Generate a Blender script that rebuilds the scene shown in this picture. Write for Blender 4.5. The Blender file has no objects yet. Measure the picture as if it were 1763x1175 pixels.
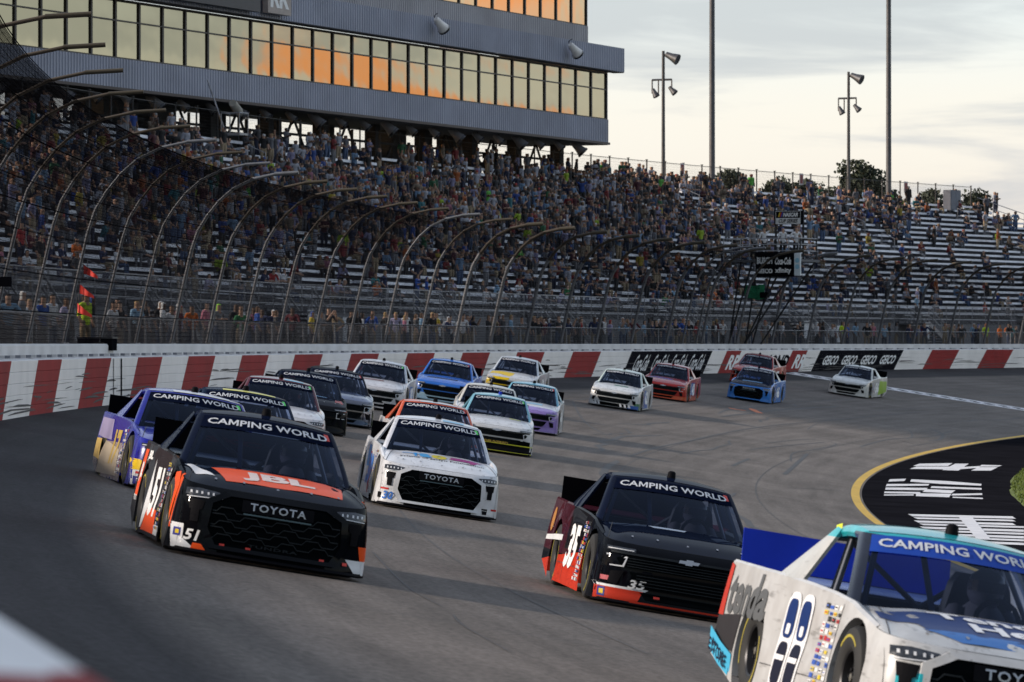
import bpy, bmesh, math, random
import numpy as np
from math import sin, cos, tan, atan, atan2, sqrt, pi, radians
from mathutils import Vector, Matrix
from mathutils.geometry import tessellate_polygon

random.seed(7)
SC = bpy.context.scene
COL = SC.collection

# ---------------------------------------------------------------- camera
F = 8000.0                        # focal length in photograph pixels (1763 wide)
CAMZ = 1.46
R = 465.0                         # radius of the inner face of the outer wall
OX = R + 0.55                     # centre of the curve
BANK = radians(8.5)
AZ0 = atan(1721.5 / F)
cam_data = bpy.data.cameras.new('camera')
cam_data.sensor_width = 36.0
cam_data.lens = F / 1763.0 * 36.0
cam_data.clip_start = 0.5
cam_data.clip_end = 8000
cam_data.dof.use_dof = True
cam_data.dof.focus_distance = 78.0
cam_data.dof.aperture_fstop = 7.5
cam = bpy.data.objects.new('camera', cam_data)
COL.objects.link(cam)
cam.location = (0, 0, CAMZ)
cam.rotation_euler = (pi / 2 + atan(5.5 / F), 0, -AZ0)
SC.camera = cam

# ---------------------------------------------------------------- view
SC.view_settings.view_transform = 'Standard'
SC.view_settings.look = 'None'
SC.view_settings.gamma = 1
SC.view_settings.exposure = 0.74
SC.view_settings.use_curve_mapping = False

# ---------------------------------------------------------------- sun (low, hazy, behind the stands on the left)
SUN_AZ = radians(-84)             # from +Y towards +X
SUN_EL = radians(24.5)
sd = bpy.data.lights.new('sun', 'SUN')
sd.energy = 3.2
sd.angle = radians(5)
sd.color = (1.0, 0.88, 0.76)
sun = bpy.data.objects.new('sun', sd)
COL.objects.link(sun)
_d = Vector((sin(SUN_AZ) * cos(SUN_EL), cos(SUN_AZ) * cos(SUN_EL), sin(SUN_EL)))
sun.rotation_euler = _d.to_track_quat('Z', 'Y').to_euler()

# ---------------------------------------------------------------- world
W = bpy.data.worlds.new('World'); SC.world = W
W.use_nodes = True
nt = W.node_tree; nt.nodes.clear()
def N(t, **kw):
    n = nt.nodes.new(t)
    for k, v in kw.items(): setattr(n, k, v)
    return n
def L(a, b): nt.links.new(a, b)
def ramp(fac, stops, interp='EASE'):
    r = N('ShaderNodeValToRGB'); r.color_ramp.interpolation = interp
    els = r.color_ramp.elements
    while len(els) < len(stops): els.new(0.5)
    for e, (p, c) in zip(els, stops):
        e.position = p; e.color = (c[0], c[1], c[2], 1) if isinstance(c, tuple) else (c, c, c, 1)
    L(fac, r.inputs[0]); return r.outputs[0]
def mixc(f, a, b, mode='MIX'):
    m = N('ShaderNodeMix', data_type='RGBA', blend_type=mode)
    for s, v in ((m.inputs[0], f), (m.inputs[6], a), (m.inputs[7], b)):
        if hasattr(v, 'links'): L(v, s)
        elif isinstance(v, (int, float)): s.default_value = v
        else: s.default_value = (v[0], v[1], v[2], 1)
    return m.outputs[2]
def mth(op, a, b=0.0, clamp=False):
    m = N('ShaderNodeMath', operation=op); m.use_clamp = clamp
    for s, v in ((m.inputs[0], a), (m.inputs[1], b)):
        if hasattr(v, 'links'): L(v, s)
        else: s.default_value = v
    return m.outputs[0]
sky = N('ShaderNodeTexSky', sky_type='NISHITA', sun_disc=False)
sky.sun_elevation = radians(4); sky.sun_rotation = SUN_AZ
sky.air_density = 1.0; sky.dust_density = 2.0
tc = N('ShaderNodeTexCoord')
sep = N('ShaderNodeSeparateXYZ'); L(tc.outputs['Generated'], sep.inputs[0])
zz = sep.outputs[2]
# broken high cloud: pale cream near the horizon, grey blue overhead
grad = ramp(zz, [(0.0, (0.46, 0.415, 0.375)), (0.018, (0.53, 0.495, 0.455)), (0.045, (0.53, 0.525, 0.515)),
                 (0.075, (0.46, 0.51, 0.56)), (0.20, (0.36, 0.41, 0.50)), (1.0, (0.27, 0.31, 0.42))])
mp = N('ShaderNodeMapping'); L(tc.outputs['Generated'], mp.inputs[0])
mp.inputs['Scale'].default_value = (9, 9, 70); mp.inputs['Rotation'].default_value = (0.03, 0.06, 0)
n1 = N('ShaderNodeTexNoise'); L(mp.outputs[0], n1.inputs['Vector'])
n1.inputs['Scale'].default_value = 1.0; n1.inputs['Detail'].default_value = 7; n1.inputs['Roughness'].default_value = 0.55
n1.inputs['Distortion'].default_value = 0.5
streak = ramp(n1.outputs[0], [(0.43, 0.0), (0.64, 1.0)])
hi = ramp(zz, [(0.01, 0.35), (0.05, 0.95), (0.4, 0.5)])
col = mixc(mth('MULTIPLY', streak, hi), grad, (0.29, 0.33, 0.40))
# the opposite sky, where the low sun paints the clouds
dt = N('ShaderNodeVectorMath', operation='DOT_PRODUCT'); L(tc.outputs['Generated'], dt.inputs[0])
dt.inputs[1].default_value = (0.836, 0.548, 0.05)
dsn = N('ShaderNodeVectorMath', operation='DISTANCE'); L(tc.outputs['Generated'], dsn.inputs[0])
_a = radians(57.0); dsn.inputs[1].default_value = (sin(_a) * cos(.062), cos(_a) * cos(.062), sin(.062))
side = ramp(dsn.outputs['Value'], [(0.010, 1.0), (0.085, 0.0)])
mp2 = N('ShaderNodeMapping'); L(tc.outputs['Generated'], mp2.inputs[0])
mp2.inputs['Scale'].default_value = (16, 16, 34); mp2.inputs['Location'].default_value = (0.35, 0.4, 0.2)
n2 = N('ShaderNodeTexNoise'); L(mp2.outputs[0], n2.inputs['Vector'])
n2.inputs['Scale'].default_value = 1.0; n2.inputs['Detail'].default_value = 4; n2.inputs['Distortion'].default_value = 0.9
# the sky away from the sunset is duller
dt2 = N('ShaderNodeVectorMath', operation='DOT_PRODUCT'); L(tc.outputs['Generated'], dt2.inputs[0])
dt2.inputs[1].default_value = (0.80, 0.60, 0.0)
col = mixc(1.0, col, ramp(dt2.outputs['Value'], [(0.0, (0.40, 0.43, 0.50)), (0.55, (0.62, 0.64, 0.70)), (1.0, (1.0, 1.0, 1.0))]), 'MULTIPLY') if False else col
m_r = N('ShaderNodeMapRange'); L(dt2.outputs['Value'], m_r.inputs[0]); m_r.inputs[1].default_value = -0.9; m_r.inputs[2].default_value = 0.75
m_r.inputs[3].default_value = 0.34; m_r.inputs[4].default_value = 1.0; m_r.interpolation_type = 'SMOOTHSTEP'
col = mixc(1.0, col, m_r.outputs[0], 'MULTIPLY')
glow = ramp(mth('ADD', mth('MULTIPLY', n2.outputs[0], 1.0), mth('MULTIPLY', side, 0.42)), [(0.77, 0.0), (0.92, 1.0)])
col = mixc(glow, col, (0.86, 0.29, 0.12))
tot = mixc(0.08, col, sky.outputs[0])
bg = N('ShaderNodeBackground'); L(tot, bg.inputs[0]); bg.inputs[1].default_value = 1.0
wo = N('ShaderNodeOutputWorld'); L(bg.outputs[0], wo.inputs[0])

# ---------------------------------------------------------------- place geometry
def az_of(px): return AZ0 + atan((px - 881.5) / F)
def bank_at(s):
    """the banking steepens towards the turn, on this side of the pack"""
    t = max(0.0, min(1.0, (82 - s) / 26)); return BANK + radians(0.95) * t * t * (3 - 2 * t)
def gz(w, s=200.0):
    """height of the ground at distance w inside the wall (negative: outside)"""
    if w < 0: return 0.0
    if w <= 18.5: return -w * tan(bank_at(s))
    return -18.5 * tan(bank_at(s)) - min(w - 18.5, 60) * 0.05
def P(s, w, z=None):
    """s: metres along the wall curve, w: metres inside the wall face"""
    ph = s / R
    return Vector((OX - (R - w) * cos(ph), (R - w) * sin(ph), gz(w, s) if z is None else z))
def s_at(px, w=0.0):
    """arc position where the line of sight through column px meets the circle at w"""
    a = az_of(px); dx, dy = sin(a), cos(a); rr = R - w
    b = dx * OX; t = b + sqrt(max(0, b * b - OX * OX + rr * rr))
    return atan2(t * dy, OX - t * dx) * R
def along(px, depth):
    a = az_of(px); d = depth / cos(a - AZ0)
    return d * sin(a), d * cos(a)
def ws(x, y):
    return R * atan2(y, OX - x), R - sqrt((OX - x) ** 2 + y * y)
def hit(px, py):
    """where the line of sight meets the ground, as (s, w)"""
    a = az_of(px); e = (593 - py) / F * cos(a - AZ0)
    d = 20.0
    while d < 500:
        x, y = d * sin(a), d * cos(a); s, w = ws(x, y)
        if w > 0 and CAMZ + e * d <= gz(w, s): return s, w
        d += 0.1
    return s, w
def frame(s, w, z=None, yaw=0.0, bank=0.0):
    """local x points into the track, y along it away from the camera"""
    p = P(s, w, z)
    return Matrix.Translation(p) @ Matrix.Rotation(-s / R + yaw, 4, 'Z') @ Matrix.Rotation(bank, 4, 'Y')

# ---------------------------------------------------------------- materials
MATS = {}
def base_mat(name):
    m = bpy.data.materials.new(name); m.use_nodes = True
    return m, m.node_tree, m.node_tree.nodes['Principled BSDF']
def mat(name, col, rough=0.6, metal=0.0, coat=0.0, var=0.12, scale=3.0, bump=0.0, emis=0.0, spec=0.5, coord='Object'):
    """plain material with uneven colour and roughness"""
    if name in MATS: return MATS[name]
    m, t, b = base_mat(name)
    tcn = t.nodes.new('ShaderNodeTexCoord'); nz = t.nodes.new('ShaderNodeTexNoise')
    nz.inputs['Scale'].default_value = scale; nz.inputs['Detail'].default_value = 4
    t.links.new(tcn.outputs[coord], nz.inputs['Vector'])
    r = t.nodes.new('ShaderNodeValToRGB')
    r.color_ramp.elements[0].position = 0.3; r.color_ramp.elements[1].position = 0.7
    r.color_ramp.elements[0].color = (*[max(0, c * (1 - var)) for c in col], 1)
    r.color_ramp.elements[1].color = (*[min(1, c * (1 + var)) for c in col], 1)
    t.links.new(nz.outputs[0], r.inputs[0]); t.links.new(r.outputs[0], b.inputs['Base Color'])
    b.inputs['Roughness'].default_value = rough; b.inputs['Metallic'].default_value = metal
    b.inputs['Coat Weight'].default_value = coat; b.inputs['Specular IOR Level'].default_value = spec
    b.inputs['Coat Roughness'].default_value = 0.06
    if bump:
        bp = t.nodes.new('ShaderNodeBump'); bp.inputs['Strength'].default_value = bump
        bp.inputs['Distance'].default_value = 0.01
        n2_ = t.nodes.new('ShaderNodeTexNoise'); n2_.inputs['Scale'].default_value = scale * 12
        t.links.new(tcn.outputs[coord], n2_.inputs['Vector'])
        t.links.new(n2_.outputs[0], bp.inputs['Height']); t.links.new(bp.outputs[0], b.inputs['Normal'])
    if emis:
        b.inputs['Emission Color'].default_value = (*col, 1); b.inputs['Emission Strength'].default_value = emis
    MATS[name] = m; return m

# ---------------------------------------------------------------- mesh helpers
class MB:
    def __init__(self): self.v = []; self.f = []; self.m = []
    def add(self, vs, fs, mi=0):
        o = len(self.v); self.v += [tuple(p) for p in vs]
        self.f += [tuple(i + o for i in f) for f in fs]; self.m += [mi] * len(fs); return o
    def box(self, M, lo, hi, mi=0):
        pts = [M @ Vector((x, y, z)) for z in (lo[2], hi[2]) for y in (lo[1], hi[1]) for x in (lo[0], hi[0])]
        self.add(pts, [(0, 2, 3, 1), (4, 5, 7, 6), (0, 1, 5, 4), (2, 6, 7, 3), (0, 4, 6, 2), (1, 3, 7, 5)], mi)
    def tube(self, pts, r, n=6, mi=0, cap=True):
        pts = [Vector(p) for p in pts]; rings = []
        for i, p in enumerate(pts):
            d = (pts[min(i + 1, len(pts) - 1)] - pts[max(i - 1, 0)]).normalized()
            u = d.orthogonal().normalized() if i == 0 else (u - d * u.dot(d)).normalized()
            w = d.cross(u); rr = r[i] if isinstance(r, (list, tuple)) else r
            rings.append([p + (u * cos(2 * pi * k / n) + w * sin(2 * pi * k / n)) * rr for k in range(n)])
        fs = [(i * n + k, i * n + (k + 1) % n, (i + 1) * n + (k + 1) % n, (i + 1) * n + k)
              for i in range(len(pts) - 1) for k in range(n)]
        if cap: fs += [tuple(range(n - 1, -1, -1)), tuple((len(pts) - 1) * n + k for k in range(n))]
        self.add([q for rg in rings for q in rg], fs, mi)
    def grid(self, rows, mi=0, flip=False):
        nr, ncl = len(rows), len(rows[0])
        fs = []
        for i in range(nr - 1):
            for j in range(ncl - 1):
                q = (i * ncl + j, i * ncl + j + 1, (i + 1) * ncl + j + 1, (i + 1) * ncl + j)
                fs.append(q[::-1] if flip else q)
        self.add([p for r_ in rows for p in r_], fs, mi)
    def lathe(self, M, prof, n=24, mi=0, axis='X'):
        rows = []
        for (a, r_) in prof:
            rows.append([M @ (Vector((a, r_ * cos(2 * pi * k / n), r_ * sin(2 * pi * k / n)))) for k in range(n + 1)])
        self.grid(rows, mi)
    def mesh(self, name, mats, smooth=None):
        me = bpy.data.meshes.new(name); me.from_pydata(self.v, [], self.f)
        for m in (mats if isinstance(mats, (list, tuple)) else [mats]): me.materials.append(m)
        me.polygons.foreach_set('material_index', self.m)
        if smooth is not None:
            me.polygons.foreach_set('use_smooth', [True] * len(self.f)); me.set_sharp_from_angle(angle=radians(smooth))
        me.update(); return me
    def build(self, name, mats, parent=None, smooth=None, **tags):
        o = bpy.data.objects.new(name, self.mesh(name, mats, smooth)); COL.objects.link(o)
        if parent: o.parent = parent
        for k, v in tags.items(): o[k] = v
        return o
def empty(name, M=None, **tags):
    o = bpy.data.objects.new(name, None); COL.objects.link(o); o.empty_display_size = 0.3
    if M is not None: o.matrix_world = M
    for k, v in tags.items(): o[k] = v
    return o
def obj(name, me, parent=None, M=None, **tags):
    o = bpy.data.objects.new(name, me); COL.objects.link(o)
    if parent: o.parent = parent
    if M is not None: o.matrix_local = M
    for k, v in tags.items(): o[k] = v
    return o
I4 = Matrix.Identity(4)
def nearest_seg(p, a, b):
    ab = b - a; t = max(0, min(1, (p - a).dot(ab) / max(1e-9, ab.dot(ab))))
    return (p - a - ab * t).length

# lettering: the built-in font turned into flat triangles, then bent onto a surface
_TXT = {}
def text_tris(s, bold=0.0, shear=0.0, spacing=1.0):
    key = (s, bold, shear, spacing)
    if key in _TXT: return _TXT[key]
    c = bpy.data.curves.new('t', 'FONT'); c.body = s; c.size = 1.0; c.resolution_u = 2
    c.offset = bold; c.shear = shear; c.space_character = spacing; c.align_x = 'CENTER'; c.align_y = 'CENTER'
    o = bpy.data.objects.new('t', c); COL.objects.link(o)
    dg = bpy.context.evaluated_depsgraph_get(); me = o.evaluated_get(dg).to_mesh()
    v = [(p.co.x, p.co.y) for p in me.vertices]; f = [tuple(q.vertices) for q in me.polygons]
    o.evaluated_get(dg).to_mesh_clear(); bpy.data.objects.remove(o); bpy.data.curves.remove(c)
    if 'M' in s and bold > 0: v, f = redraw_m(s, v, f, bold)
    xs = [p[0] for p in v]; ys = [p[1] for p in v]
    x0, x1, y0, y1 = min(xs), max(xs), min(ys), max(ys)
    v = [((x - (x0 + x1) / 2) / (x1 - x0), (y - (y0 + y1) / 2) / (y1 - y0)) for x, y in v]   # -0.5..0.5 both ways
    _TXT[key] = (v, f); return _TXT[key]
def redraw_m(s, v, f, bold):
    """the built-in capital M folds over itself when emboldened: swap it for a plain drawn one"""
    par = list(range(len(v)))
    def find(a):
        while par[a] != a: par[a] = par[par[a]]; a = par[a]
        return a
    for q in f:
        for k in q[1:]: par[find(k)] = find(q[0])
    order = []; isl = {}
    for k in range(len(v)):
        r_ = find(k)
        if r_ not in isl: isl[r_] = []; order.append(r_)
        isl[r_].append(k)
    chars = [c for c in s if c != ' ']
    order = [r_ for r_ in order if len(isl[r_]) > 2]
    order.sort(key=lambda r_: sum(v[k][0] for k in isl[r_]) / len(isl[r_]))
    if len(order) != len(chars): return v, f
    for c, r_ in zip(chars, order):
        if c != 'M': continue
        ks = set(isl[r_]); X = [v[k][0] for k in ks]; Y = [v[k][1] for k in ks]
        x0, x1, y0, y1 = min(X), max(X), min(Y), max(Y); w, h = x1 - x0, y1 - y0; t = (.09 + 2 * bold) / w
        f = [q for q in f if q[0] not in ks]
        out = [(0, 0), (0, 1), (t * 1.15, 1), (.5, .42), (1 - t * 1.15, 1), (1, 1), (1, 0), (1 - t, 0), (1 - t, .66), (.5 + t * .28, .13), (.5 - t * .28, .13), (t, .66), (t, 0)]
        o = len(v); v = v + [(x0 + a * w, y0 + b_ * h) for a, b_ in out]
        f = f + [tuple(o + k for k in q) for q in tessellate_polygon([[Vector((a, b_, 0)) for a, b_ in out]])]
    return v, f
def refine(v, f, L_):
    """split long edges so that a flat shape can follow a curved surface"""
    v = list(v); mid = {}
    stack = list(f); out = []
    while stack:
        q = stack.pop(); e = [((v[q[k]][0] - v[q[(k + 1) % 3]][0]) ** 2 + (v[q[k]][1] - v[q[(k + 1) % 3]][1]) ** 2, min(q[k], q[(k + 1) % 3]), k) for k in range(3)]
        d, _, k = max(e)
        if d <= L_ * L_: out.append(q); continue
        a, b_, c = q[k], q[(k + 1) % 3], q[(k + 2) % 3]; key = (min(a, b_), max(a, b_))
        if key not in mid: mid[key] = len(v); v.append(((v[a][0] + v[b_][0]) / 2, (v[a][1] + v[b_][1]) / 2))
        m = mid[key]; stack += [(a, m, c), (m, b_, c)]
    return v, out
def poly_on(pts, func, L_=.06):
    """a filled outline (2D points) laid on a surface"""
    t = [tuple(q) for q in tessellate_polygon([[Vector((a, b_, 0)) for a, b_ in pts]])]
    v, f = refine(pts, t, L_); mb = MB(); mb.add([func(a, b_) for a, b_ in v], f); return mb
def text_on(s, func, cu, cv, w, h, material, parent, name='lettering', bold=0.02, shear=0.0, spacing=1.0, rot=0.0, fine=0, **tags):
    """func(a, b) -> point; the word is centred at (cu, cv) and w x h big in those units"""
    v, f = text_tris(s, bold, shear, spacing); mb = MB()
    if fine:
        v, f = refine([(x * w, y * h) for x, y in v], f, fine); v = [(x / w, y / h) for x, y in v]
    mb.add([func(cu + x * w * cos(rot) - y * h * sin(rot), cv + x * w * sin(rot) + y * h * cos(rot)) for x, y in v], f)
    return mb.build(name, material, parent, **tags)
# ================================================================ ground, track, apron
def asphalt():
    m, t, b = base_mat('asphalt')
    n = t.nodes; l = t.links
    g = n.new('ShaderNodeNewGeometry')
    sb = n.new('ShaderNodeVectorMath'); sb.operation = 'SUBTRACT'; l.new(g.outputs['Position'], sb.inputs[0]); sb.inputs[1].default_value = (OX, 0, 0)
    mu = n.new('ShaderNodeVectorMath'); mu.operation = 'MULTIPLY'; l.new(sb.outputs[0], mu.inputs[0]); mu.inputs[1].default_value = (1, 1, 0)
    ln = n.new('ShaderNodeVectorMath'); ln.operation = 'LENGTH'; l.new(mu.outputs[0], ln.inputs[0])
    sx = n.new('ShaderNodeSeparateXYZ'); l.new(sb.outputs[0], sx.inputs[0])
    def M_(op, a, b_=0.0):
        q = n.new('ShaderNodeMath'); q.operation = op
        for s_, v in ((q.inputs[0], a), (q.inputs[1], b_)):
            if hasattr(v, 'links'): l.new(v, s_)
            else: s_.default_value = v
        return q.outputs[0]
    wv = M_('SUBTRACT', R, ln.outputs['Value'])
    at = M_('ARCTAN2', sx.outputs[1], M_('MULTIPLY', sx.outputs[0], -1.0))
    cb = n.new('ShaderNodeCombineXYZ'); l.new(wv, cb.inputs[0]); l.new(M_('MULTIPLY', at, R * 0.045), cb.inputs[1])
    def noise(vec, sc, det=4, dist=0.0):
        q = n.new('ShaderNodeTexNoise'); q.inputs['Scale'].default_value = sc; q.inputs['Detail'].default_value = det
        q.inputs['Distortion'].default_value = dist
        l.new(vec, q.inputs['Vector']); return q.outputs[0]
    def rmp(f, st):
        q = n.new('ShaderNodeValToRGB'); e = q.color_ramp.elements
        while len(e) < len(st): e.new(0.5)
        for a, (p, c) in zip(e, st): a.position = p; a.color = (*c, 1) if isinstance(c, tuple) else (c, c, c, 1)
        l.new(f, q.inputs[0]); return q.outputs[0]
    def mix(f, a, b_, mode='MIX'):
        q = n.new('ShaderNodeMix'); q.data_type = 'RGBA'; q.blend_type = mode
        for s_, v in ((q.inputs[0], f), (q.inputs[6], a), (q.inputs[7], b_)):
            if hasattr(v, 'links'): l.new(v, s_)
            elif isinstance(v, (int, float)): s_.default_value = v
            else: s_.default_value = (*v, 1)
        return q.outputs[2]
    # lanes of rubber: painted shade by the wall, paler high groove, darker low groove
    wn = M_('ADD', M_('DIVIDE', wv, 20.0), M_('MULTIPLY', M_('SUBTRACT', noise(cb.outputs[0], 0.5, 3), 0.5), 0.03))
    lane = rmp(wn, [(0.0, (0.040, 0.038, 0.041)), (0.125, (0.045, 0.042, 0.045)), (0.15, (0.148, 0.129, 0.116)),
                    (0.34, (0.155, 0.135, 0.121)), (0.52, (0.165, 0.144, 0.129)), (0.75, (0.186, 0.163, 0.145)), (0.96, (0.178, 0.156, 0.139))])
    streaks = rmp(noise(cb.outputs[0], 2.2, 6), [(0.3, 0.80), (0.7, 1.18)])
    c = mix(1.0, lane, streaks, 'MULTIPLY')
    spots = rmp(noise(g.outputs['Position'], 0.16, 5, 1.0), [(0.35, 0.84), (0.7, 1.12)])
    c = mix(1.0, c, spots, 'MULTIPLY')
    fine = rmp(noise(g.outputs['Position'], 17.0, 5), [(0.35, 0.60), (0.68, 1.42)])
    c = mix(0.85, c, mix(1.0, c, fine, 'MULTIPLY'))
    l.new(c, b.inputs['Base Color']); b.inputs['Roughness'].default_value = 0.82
    b.inputs['Specular IOR Level'].default_value = 0.08
    bp = n.new('ShaderNodeBump'); bp.inputs['Strength'].default_value = 0.5; bp.inputs['Distance'].default_value = 0.01
    l.new(noise(g.outputs['Position'], 40, 3), bp.inputs['Height']); l.new(bp.outputs[0], b.inputs['Normal'])
    return m
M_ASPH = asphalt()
M_APRON = mat('apron asphalt', (0.012, 0.012, 0.015), 0.95, spec=0.0, var=0.25, scale=0.6, bump=0.3)
M_GRASS = mat('grass', (0.075, 0.105, 0.008), 0.9, var=0.35, scale=1.2, bump=0.8)
M_FIELD = mat('outer ground', (0.06, 0.075, 0.035), 0.95, var=0.3, scale=0.05)
M_WHITE = mat('white wall paint', (0.80, 0.77, 0.75), 0.5, var=0.07, scale=0.9, bump=0.1)
M_RED = mat('red wall paint', (0.27, 0.016, 0.016), 0.75, var=0.14, scale=0.8, bump=0.1, spec=0.2)
M_BLACKP = mat('black wall paint', (0.014, 0.014, 0.018), 0.9, var=0.2, scale=1.5, spec=0.0)
M_LETTER = mat('white lettering', (0.80, 0.80, 0.80), 0.6, var=0.04)
M_YEL = mat('yellow line paint', (0.66, 0.40, 0.035), 0.7, var=0.16, scale=1.5, bump=0.2)
M_GUARD = mat('pavement paint', (0.68, 0.67, 0.68), 0.75, var=0.15, scale=1.4)

def arc_strip(name, w_list, s0, s1, ds, m, zf=None, parent=None, lift=0.0, **tags):
    mb = MB(); n_ = max(2, int((s1 - s0) / ds))
    mb.grid([[P(s0 + (s1 - s0) * i / n_, w, (zf(w) if zf else gz(w, s0 + (s1 - s0) * i / n_)) + lift) for w in w_list] for i in range(n_ + 1)])
    return mb.build(name, m, parent, **tags)
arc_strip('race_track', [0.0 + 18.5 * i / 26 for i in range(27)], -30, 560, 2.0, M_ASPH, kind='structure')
arc_strip('apron', [18.5, 20.5, 22.9, 26, 32, 45, 70, 110, 180], -30, 560, 4.0, M_APRON, kind='structure')
mb = MB(); mb.grid([[Vector((OX - 3000 + 6000 * i / 8, -3000 + 6000 * j / 8, -6.2)) for i in range(9)] for j in range(9)])
mb.build('ground', M_FIELD, kind='structure')
# yellow line round the inside of the banking
arc_strip('painted_yellow_line', [18.2, 18.44], 0, 520, 2.0, M_YEL, lift=0.006, kind='structure')
# outside ground under the walkway and stands
arc_strip('concourse_slab', [-40, -30, -20, -9, -1.6], -30, 560, 4.0, mat('concourse concrete', (0.20, 0.195, 0.19), 0.85, var=0.2, scale=0.5, bump=0.2), zf=lambda w: 1.05, kind='structure')

# infield grass rising gently behind the apron
def grass_patch():
    mb = MB(); s0, s1 = 88, 330
    ws_ = [22.9, 23.2, 23.9, 25.5, 29, 35, 43]; zs_ = [0.004, 0.10, 0.16, 0.22, 0.3, 0.32, 0.32]
    mb.grid([[P(s0 + (s1 - s0) * i / 120, w + (random.uniform(-.05, .05) if k < 3 else 0), gz(w) + z)
              for k, (w, z) in enumerate(zip(ws_, zs_))] for i in range(121)])
    g = mb.build('grass_verge', M_GRASS, smooth=60, kind='structure')
    mb = MB()
    for _ in range(26000):
        s = random.uniform(100, 235); w = 22.95 + abs(random.gauss(0, 2.2))
        z = gz(w) + np.interp(w, ws_, zs_)
        p = P(s, w, z - .01); a = random.uniform(0, pi); h = random.uniform(.04, .11)
        d = Vector((cos(a), sin(a), 0)) * 0.018; tip = p + Vector((random.uniform(-.04, .04), random.uniform(-.04, .04), h))
        mb.add([p - d, p + d, tip], [(0, 1, 2)])
    mb.build('grass_blades', M_GRASS, kind='stuff', label='short green grass blades along the edge of the infield verge', category='grass')
grass_patch()

# start/finish line: two white lines with worn chequers between, running across the track
M_WORN = mat('worn black paint', (0.06, 0.06, 0.065), 0.8, var=0.3, scale=2)
sf = s_at(1338)
mb = MB(); mk = MB()
lat = [0.3 + 17.8 * i / 46 for i in range(47)]
for a, b_ in ((-0.25, 0.42), (2.0, 2.67)):
    mb.grid([[P(sf + q, w, gz(w) + 0.005) for q in (a, b_)] for w in lat])
for i in range(46):
    for j in range(2):
        s_0 = sf + 0.46 + j * 0.76
        quad = [P(s_0, lat[i], gz(lat[i]) + 0.005), P(s_0 + .74, lat[i], gz(lat[i]) + .005), P(s_0 + .74, lat[i + 1], gz(lat[i + 1]) + .005), P(s_0, lat[i + 1], gz(lat[i + 1]) + .005)]
        (mb if (i + j) % 2 else mk).add(quad, [(0, 1, 2, 3)])
mb.build('start_line_paint', mat('start line white', (0.74, 0.72, 0.74), 0.75, var=0.2, scale=1.1), kind='structure')
mk.build('start_line_chequer_paint', M_WORN, kind='structure')

# painted lettering on the apron, seen foreshortened: bands of stretched strokes
def ground_poly(mb, pts, lift=0.007):
    q = [hit(*p) for p in pts]
    mb.add([P(s, w, gz(w, s) + lift) for s, w in q], [tuple(range(len(q)))])
mb = MB()
A = [[(1583, 799), (1640, 798), (1632, 803), (1572, 803)], [(1578, 804), (1650, 804), (1642, 809), (1566, 808)],
     [(1645, 799), (1668, 799), (1650, 811), (1622, 810)], [(1652, 805), (1690, 803), (1684, 806), (1648, 809)],
     [(1690, 801), (1725, 802), (1719, 804), (1686, 804)], [(1684, 805), (1718, 805), (1706, 811), (1672, 811)],
     [(1532, 826), (1560, 825), (1557, 829), (1529, 830)], [(1569, 826), (1630, 829), (1690, 834), (1689, 837), (1620, 834), (1567, 830)],
     [(1527, 834), (1600, 834), (1598, 837), (1525, 838)], [(1604, 838), (1690, 841), (1690, 844), (1602, 841)],
     [(1525, 840), (1597, 841), (1594, 845), (1524, 844)], [(1594, 843), (1645, 845), (1638, 850), (1588, 848)],
     [(1523, 847), (1585, 848), (1583, 851), (1522, 850)], [(1640, 851), (1691, 850), (1691, 853), (1638, 854)],
     [(1577, 850), (1638, 851), (1634, 857), (1577, 855)], [(1522, 852), (1573, 852), (1573, 854), (1522, 854)],
     [(1640, 856), (1692, 858), (1692, 860), (1640, 858)]]
for a in A: ground_poly(mb, a)
for i in range(9):
    y = 886 + i * 5.4; x0 = 1563 + i * 5 + (4 if i % 2 else 0); x1 = 1763
    h_ = 3.1 if i % 2 else 3.9
    ground_poly(mb, [(x0, y), (x1 - (20 if i < 3 else 0), y + 4 + i * .3), (x1 - (14 if i < 3 else 0), y + 4 + h_ + i * .3), (x0 + 8, y + h_)])
ground_poly(mb, [(1648, 888), (1672, 889), (1706, 930), (1682, 930)], 0.011)
mb.build('apron_lettering', M_GUARD, kind='structure')

# tyre marks, seams and joints in the asphalt
M_RUB = mat('rubber on asphalt', (0.050, 0.046, 0.044), 0.7, var=0.3, scale=3)
def strip_path(mb, pts, wd, lift=0.005):
    """pts: (s, w) list"""
    rows = []
    for i, (s, w) in enumerate(pts):
        a = pts[max(0, i - 1)]; b_ = pts[min(len(pts) - 1, i + 1)]
        ds, dw = b_[0] - a[0], b_[1] - a[1]; ln = sqrt(ds * ds + dw * dw) or 1
        e = wd / 2 * (1 if 0 < i < len(pts) - 1 else 0.3)
        rows.append([P(s + dw / ln * e, w - ds / ln * e, gz(w - ds / ln * e, s) + lift), P(s - dw / ln * e, w + ds / ln * e, gz(w + ds / ln * e, s) + lift)])
    mb.grid(rows)
def px_curve(pts, n_=24):
    """smooth curve through photograph points, dropped on the ground"""
    out = []
    for k in range(n_ + 1):
        t = k / n_ * (len(pts) - 1); i = min(int(t), len(pts) - 2); u = t - i
        p0, p1, p2, p3 = pts[max(0, i - 1)], pts[i], pts[i + 1], pts[min(len(pts) - 1, i + 2)]
        q = [0.5 * (2 * p1[c] + (p2[c] - p0[c]) * u + (2 * p0[c] - 5 * p1[c] + 4 * p2[c] - p3[c]) * u * u + (3 * p1[c] - p0[c] - 3 * p2[c] + p3[c]) * u ** 3) for c in (0, 1)]
        out.append(hit(*q))
    return out
mb = MB()
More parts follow.
